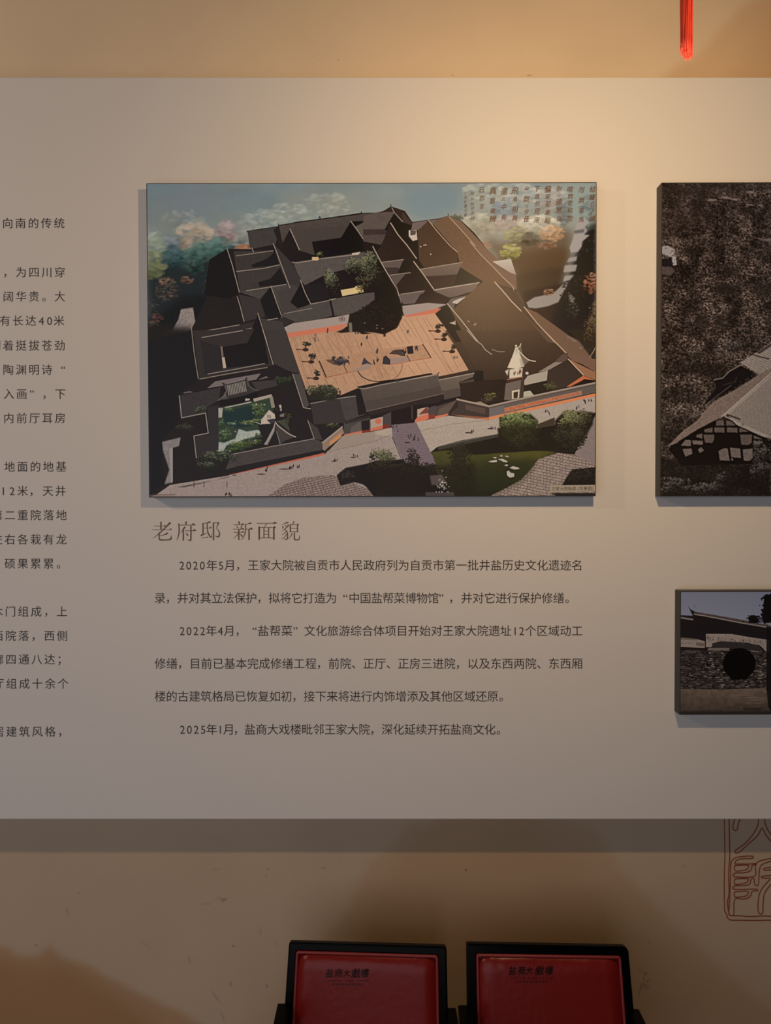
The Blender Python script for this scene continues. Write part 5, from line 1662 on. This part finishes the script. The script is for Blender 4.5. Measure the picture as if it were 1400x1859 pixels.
for _ in range(220):
    (p,) = G_(rng.gauss(1080, 40), rng.uniform(440, 520))
    EL(p[0], p[1], rng.uniform(.7, 1.8), rng.uniform(.7, 1.5), (24, 21, 20))
P(G_(1200, 200, 2000, 160, 2000, 640, 1290, 540, 1180, 520), (24, 21, 20), 1, 1)
P(G_(1205, 528, 1282, 520, 1282, 560), (118, 108, 110), .9)
cv.a *= 1.04
sp, sprint, sw, sh = picture('gate_picture', 'small dim picture of a stone wall with round gate, near right edge', 'picture',
                             [(1234.2, 1073.2), (1564, 1072), (1561, 1297), (1234.6, 1297.8)], 0.0325, cv, [(1235.2, 1074.4), (1563, 1073), (1560, 1296.4), (1235.6, 1296.6)], 460, 316)

# ------------------------------------------------------------------ red outline seal painted on the wall below the board
SEAL = [
    [(806, 60), (808, 110), (812, 400), (815, 600), (808, 800), (806, 1080), (810, 1200), (812, 1285), (838, 1330), (842, 1360), (880, 1400), (1000, 1405), (1200, 1408), (1400, 1404), (1650, 1408), (1720, 1395), (1762, 1340), (1770, 1200), (1764, 800), (1768, 400), (1768, 60)],
    [(866, 60), (868, 110), (872, 350), (876, 600), (862, 800), (868, 1050), (850, 1150), (852, 1240), (870, 1330), (900, 1346), (1000, 1348), (1140, 1358), (1300, 1350), (1400, 1354), (1620, 1352), (1690, 1340), (1712, 1290), (1712, 1100), (1706, 700), (1712, 300), (1710, 60)],
    [(955, 60), (945, 110), (920, 180), (918, 240), (945, 265), (970, 250), (985, 180), (1010, 110), (1020, 60)],
    [(1242, 60), (1240, 110), (1235, 190), (1180, 300), (1080, 420), (960, 510), (940, 535), (960, 550), (1010, 530), (1120, 430), (1230, 330), (1285, 235), (1340, 330), (1440, 440), (1560, 530), (1610, 550), (1630, 535), (1600, 505)],
    [(1316, 60), (1318, 110), (1330, 190), (1380, 290), (1470, 400), (1600, 505)],
    [(1550, 60), (1560, 110), (1585, 180), (1600, 250), (1625, 265), (1652, 240), (1650, 180), (1625, 60)],
    [(940, 690), (955, 650), (1020, 625), (1150, 620), (1176, 605), (1160, 590), (1080, 590), (960, 608), (910, 640), (890, 690), (885, 800), (880, 1000), (870, 1200), (865, 1325), (900, 1345), (928, 1320), (938, 1140), (1040, 1136), (1110, 1120), (1148, 1080), (1160, 1038), (1222, 1030), (1208, 1010), (940, 1012), (940, 970), (1080, 962), (1130, 940), (1150, 882), (1184, 876), (1190, 940), (1215, 965), (1240, 940), (1255, 760), (1290, 695), (1400, 655), (1460, 648)],
    [(940, 690), (1130, 690), (1195, 684), (1200, 696), (1160, 710), (1150, 760), (1110, 790), (1040, 802), (940, 806), (940, 852), (1190, 846), (1200, 720), (1240, 660), (1330, 632), (1460, 610)],
    [(940, 710), (1105, 705), (1105, 745), (1060, 770), (944, 775), (940, 710)],
    [(940, 880), (1105, 876), (1095, 920), (1040, 940), (940, 946), (940, 880)],
    [(940, 1042), (1100, 1036), (1100, 1080), (1060, 1102), (940, 1108), (940, 1042)],
    [(1480, 728), (1400, 732), (1315, 745), (1315, 768), (1400, 765), (1480, 764)],
    [(1480, 834), (1400, 836), (1292, 845), (1280, 862), (1320, 870), (1390, 876), (1300, 980), (1250, 1080), (1235, 1200), (1240, 1300), (1270, 1326), (1295, 1300), (1300, 1180), (1320, 1060), (1400, 950), (1480, 900)],
]
L = Lettering()


def wxz(u, v):
    p = at(u, v, WALL_Y - .0006)
    return p.x, p.z


for i, s in enumerate(SEAL):
    pts = smooth_pts([(1200 + x / 7, 1470 + y / 7, 2.1) for x, y in s], 4)
    ribbon(L, pts, wxz, -.0005 - i * .00001)
o = L.build('seal_outline', M['seal'], wall)

# ------------------------------------------------------------------ theatre chairs standing in front of the wall


def rloop(c, r, n=7):
    """Rounded quad in (s, t): corners tl, tr, br, bl, each with its radius."""
    out = []
    C = [Vector(p) for p in c]
    for i in range(4):
        p, a, b = C[i], C[i - 1], C[(i + 1) % 4]
        da, db = (a - p).normalized(), (b - p).normalized()
        for k in range(n):
            t = k / (n - 1)
            q0, q1 = p + da * r[i], p + db * r[i]
            out.append(q0 * (1 - t) ** 2 + p * 2 * t * (1 - t) + q1 * t * t)
    return out


def inset_loop(loop, d):
    n = len(loop)
    c = sum((Vector(p) for p in loop), Vector((0, 0))) / n
    out = []
    for i in range(n):
        a, b = loop[i - 1], loop[(i + 1) % n]
        e = (b - a).normalized()
        nrm = Vector((-e.y, e.x))
        if nrm.dot(c - loop[i]) < 0:
            nrm = -nrm
        out.append(loop[i] + nrm * d)
    return out


def chair(label, top_l, top_r, outer, inner, arms, logo, radii):
    RE = math.radians(11)
    Yb = 1.665
    ref = top_l[1] - 905.0
    pl = at(top_l[0], top_l[1], Yb + .006)
    pr = at(top_r[0], top_r[1], (Yb + .006) * ref / (top_r[1] - 905.0))
    O = (pl + pr) / 2
    O.z = (pl.z + pr.z) / 2
    ex = Vector((pr.x - pl.x, pr.y - pl.y, 0)).normalized()
    fwd = Vector((ex.y, -ex.x, 0))                     # horizontal, towards the viewer
    et = fwd * math.sin(RE) + Vector((0, 0, -1)) * math.cos(RE)
    en = fwd * math.cos(RE) + Vector((0, 0, 1)) * math.sin(RE)
    root = empty('theatre_chair', (O.x, O.y + .0, 0))
    tag(root, label, 'chair', 'red theatre chairs below the board')
    R0 = Vector((O.x, O.y, 0))

    def W(s, t, h=0.0):
        return O + ex * s + et * t + en * h - R0

    def st(u, v, h=0.0):
        p1 = at(u, v, 1.0)
        d = p1 - Vector((0, 0, CAM_H))
        o0 = O + en * h
        k = (o0 - Vector((0, 0, CAM_H))).dot(en) / d.dot(en)
        q = Vector((0, 0, CAM_H)) + d * k - o0
        return Vector((q.dot(ex), q.dot(et)))

    def quad(px, tbot):
        tl_, tr_, br_, bl_ = [st(*p) for p in px]

        def ext(a, b):
            k = (tbot - a.y) / (b.y - a.y)
            return a + (b - a) * k
        return [tl_, tr_, ext(tr_, br_), ext(tl_, bl_)]
    LEN = (O.z - 0.40) / math.cos(RE)
    oq = quad(outer, LEN)
    iq = quad(inner, LEN - .02)
    ol = rloop(oq, (radii[0], radii[1], .004, .004))
    il = rloop(iq, (.004, .004, .004, .004))
    TH = .017
    n = len(ol)
    loops = [[W(p.x, p.y, -TH) for p in ol], [W(p.x, p.y, -.004) for p in ol], [W(p.x, p.y, -.001) for p in inset_loop(ol, .0012)], [W(p.x, p.y, 0) for p in inset_loop(ol, .004)],
             [W(p.x, p.y, 0) for p in inset_loop(il, -.002)], [W(p.x, p.y, -.003) for p in il], [W(p.x, p.y, -TH) for p in il]]
    bm = bmesh.new()
    V = [[bm.verts.new(p) for p in lp] for lp in loops]
    for a, b in list(zip(V[:-1], V[1:])) + [(V[-1], V[0])]:
        for i in range(n):
            bm.faces.new((a[i], a[(i + 1) % n], b[(i + 1) % n], b[i]))
    fr = bm_obj('back_frame', bm, M['lacquer'], root)
    bm = bmesh.new()
    bm.faces.new([bm.verts.new(W(p.x, p.y, -TH + .001)) for p in il])
    bm.faces.new([bm.verts.new(W(p.x, p.y, -TH - .006)) for p in inset_loop(il, -.006)][::-1])
    bm_obj('back_board', bm, M['lacquer'], root)
    # padded cushion: sunk welt line, then a full, slightly wrinkled face
    bm = bmesh.new()
    N = 72
    rnd = np.random.RandomState(int(abs(O.x) * 1000) + 3)
    wr = vnoise(N + 1, N + 1, (7, 14), rnd.randint(999), 3) - .5
    G = []
    PH = .0105
    for j in range(N + 1):
        fj = (1 - math.cos(math.pi * j / N)) / 2
        row = []
        for i in range(N + 1):
            fi = (1 - math.cos(math.pi * i / N)) / 2
            a = iq[0] * (1 - fi) + iq[1] * fi
            b = iq[3] * (1 - fi) + iq[2] * fi
            p = a * (1 - fj) + b * fj
            wdt, hgt = (iq[1] - iq[0]).length, (iq[3] - iq[0]).length
            dx, dy = min(fi, 1 - fi) * wdt, min(fj, 1 - fj) * hgt
            kx, ky = min(dx / .038, 1), min(dy / .040, 1)
            d = max(0, 1 - math.hypot(1 - kx, 1 - ky))
            h = -.007 + (.007 + PH) * (1 - (1 - d) ** 2.4) ** .8
            edge = math.exp(-((dy - .016) / .012) ** 2) + .5 * math.exp(-((dx - .016) / .012) ** 2)
            h += wr[j, i] * .0042 * min(1, edge) * min(1, d * 4) + (wr[i, j] * .0004 if d > .5 else 0)
            row.append(bm.verts.new(W(p.x, p.y, h)))
        G.append(row)
    for j in range(N):
        for i in range(N):
            bm.faces.new((G[j][i], G[j + 1][i], G[j + 1][i + 1], G[j][i + 1]))
    cu = bm_obj('back_cushion', bm, M['leather'], root, True)
    bm = bmesh.new()
    ml = rloop([Vector(p) for p in inset_loop([Vector(q) for q in iq], .0)], (.008, .008, .008, .008), 8)
    ml = inset_loop(ml, .0030)
    ring = [W(p.x, p.y, .0012) for p in ml]
    bm_tube(bm, ring + [ring[0], ring[1]], .0034, 10, False)
    bm_obj('piping', bm, M['piping'], cu, True)
    # printed logo
    L = Lettering()

    def pxyz(u, v):
        q = st(u, v, PH)
        return W(q.x, q.y, PH + .0008)

    def put(ch, uc, vc, em, sx=1.0, shear=0.0, rot=0.0, LL=None):
        co, faces = glyph(ch)
        cx = (co[:, 0].min() + co[:, 0].max()) / 2
        cr, sr = math.cos(rot), math.sin(rot)

        def place(x, y):
            x, y = (x - cx) * sx, y - .38
            x += y * shear
            return pxyz(uc + (x * cr - y * sr) * em, vc - (x * sr + y * cr) * em)
        LL.add(co, faces, place)
    L2 = Lettering()
    for ch, u, em in zip('盐商大戲樓', logo['us'], (16, 16.5, 15.5, 18, 17)):
        for k, (dx, dy) in enumerate(((-.16, -.1), (.16, .1))):
            put(ch, u + dx, logo['v'] + dy, em, .92, .16, .05, L)
    s2 = 'YANSHANG GRAND THEATRE'
    adv = (logo['x1'] - logo['x0']) / len(s2)
    for i, ch in enumerate(s2):
        if ch != ' ':
            put(ch, logo['x0'] + (i + .5) * adv, logo['v2'], 4.6, .95, 0, 0, L2)
    for i in range(10):
        u = logo['d0'] + (logo['d1'] - logo['d0']) * i / 9
        b = len(L2.v)
        L2.v += [pxyz(u - 1.6, logo['v3'] - 1.6), pxyz(u + 1.6, logo['v3'] - 1.6), pxyz(u + 1.6, logo['v3'] + 1.6), pxyz(u - 1.6, logo['v3'] + 1.6)]
        L2.f.append([b, b + 3, b + 2, b + 1])
    L.build('logo', M['logo'], cu)
    L2.build('logo_small_print', M['logo_dim'], cu)
    # seat, arms and legs
    for side, (ua, ub, va) in arms.items():
        a, b = at(ua, va, 1.645), at(ub, va, 1.645)
        xo, ztop = a.x - R0.x, a.z
        xi = b.x - R0.x
        lo, hi = min(xo, xi), max(xo, xi)
        y1 = 1.645 - R0.y
        bm = bmesh.new()
        bm_box(bm, (lo, y1 - .40, ztop - .040), (hi, y1, ztop), .003, 2)
        bm_obj('armrest', bm, M['lacquer'], root)
        for yy_ in (y1 - .37, y1 - .045):
            bm = bmesh.new()
            bm_box(bm, (lo + .002, yy_, 0.0), (hi - .002, yy_ + .04, ztop - .038), .002, 1)
            bm_obj('leg', bm, M['lacquer'], root)
    xl = at(arms['l'][1], 1820, 1.645).x - R0.x
    xr = at(arms['r'][1], 1820, 1.645).x - R0.x
    bm = bmesh.new()
    bm_box(bm, (xl - .002, 1.225 - R0.y, .375), (xr + .002, 1.60 - R0.y, .405), .003, 1)
    bm_obj('seat_frame', bm, M['lacquer'], root)
    bm = bmesh.new()
    bm_box(bm, (xl + .012, 1.235 - R0.y, .405), (xr - .012, 1.575 - R0.y, .455), .018, 4)
    bm_obj('seat_cushion', bm, M['leather'], root, True)
    return root


chair('left red leather theatre chair with black lacquer frame and printed logo',
      (524, 1710), (811, 1718.5), [(524.3, 1711.5), (811, 1719.5), (813.2, 1825), (517, 1820)], [(538, 1725.5), (795.5, 1733.5), (797.5, 1850), (531, 1856)],
      {'l': (504, 526, 1820.5), 'r': (828, 806, 1828.5)},
      dict(us=(598.5, 614.6, 629.7, 646.4, 662.5), v=1766.5, x0=594, x1=671, v2=1780.3, d0=605.5, d1=657, v3=1786.8), (.006, .009))
chair('right red leather theatre chair with glossy top and printed logo, nearer the seal',
      (847, 1713), (1141, 1718.5), [(847, 1714), (1141.5, 1719.5), (1151, 1828), (848, 1822)], [(864.5, 1731), (1127, 1735), (1136.2, 1857), (867, 1850)],
      {'l': (831.5, 853, 1823.5), 'r': (1160, 1138, 1830.5)},
      dict(us=(930.8, 947.0, 961.2, 979.4, 996.8), v=1761.8, x0=926, x1=1004, v2=1775.3, d0=939, d1=992, v3=1782), (.004, .014))

# ------------------------------------------------------------------ red silk tassel hanging from the ceiling, only its fringe in view
TY = 0.70
tb = at(1246, 108, TY)
tas = empty('hanging_tassel', tb)
tag(tas, 'red silk tassel hanging in front of the upper right wall', 'tassel')
mpp = TY / FPX
rng = random.Random(21)
bm = bmesh.new()
ztop = at(1246, -75, TY).z - tb.z
for k in range(190):
    r = math.sqrt(rng.random())
    a = rng.uniform(0, 6.283)
    x0, y0 = r * math.cos(a) * 10.2, r * math.sin(a) * 10.2
    end = 100 + x0 * 0.75 + rng.uniform(-7, 4)
    if x0 < -8.5:
        end = rng.uniform(80, 92)
    ze = at(1246, end, TY).z - tb.z
    pts = []
    ph, am = rng.uniform(0, 6.28), rng.uniform(.2, .9)
    for i in range(9):
        t = i / 8
        z = ztop * (1 - t) + ze * t
        sp = .55 + .45 * min(1, t * 3)
        x = (x0 * sp + am * math.sin(ph + t * 7) + (1.2 * t * t if x0 > 0 else .4 * t)) * mpp
        pts.append((x - .0003, (y0 * sp + am * math.cos(ph + t * 6)) * mpp, z))
    bm_tube(bm, pts, [.00034] * 7 + [.0003, .0002], 5)
fringe = bm_obj('thread_fringe', bm, M['tassel'], tas, True)
bm = bmesh.new()
prof = [(0, .0032), (.005, .0045), (.010, .0050), (.014, .0046), (.017, .003), (.020, .0047), (.024, .0047), (.027, .0015)]
bm_tube(bm, [(0, 0, ztop - .006 + z) for z, r in prof], [r for z, r in prof], 14)
bm_obj('tied_knot', bm, M['tassel'], tas, True)
bm = bmesh.new()
bm_tube(bm, [(0, 0, ztop + .019), (.001, 0, ztop + .4), (0, 0, 3.30 - tb.z)], .0013, 8)
bm_obj('cord', bm, M['tassel'], tas, True)
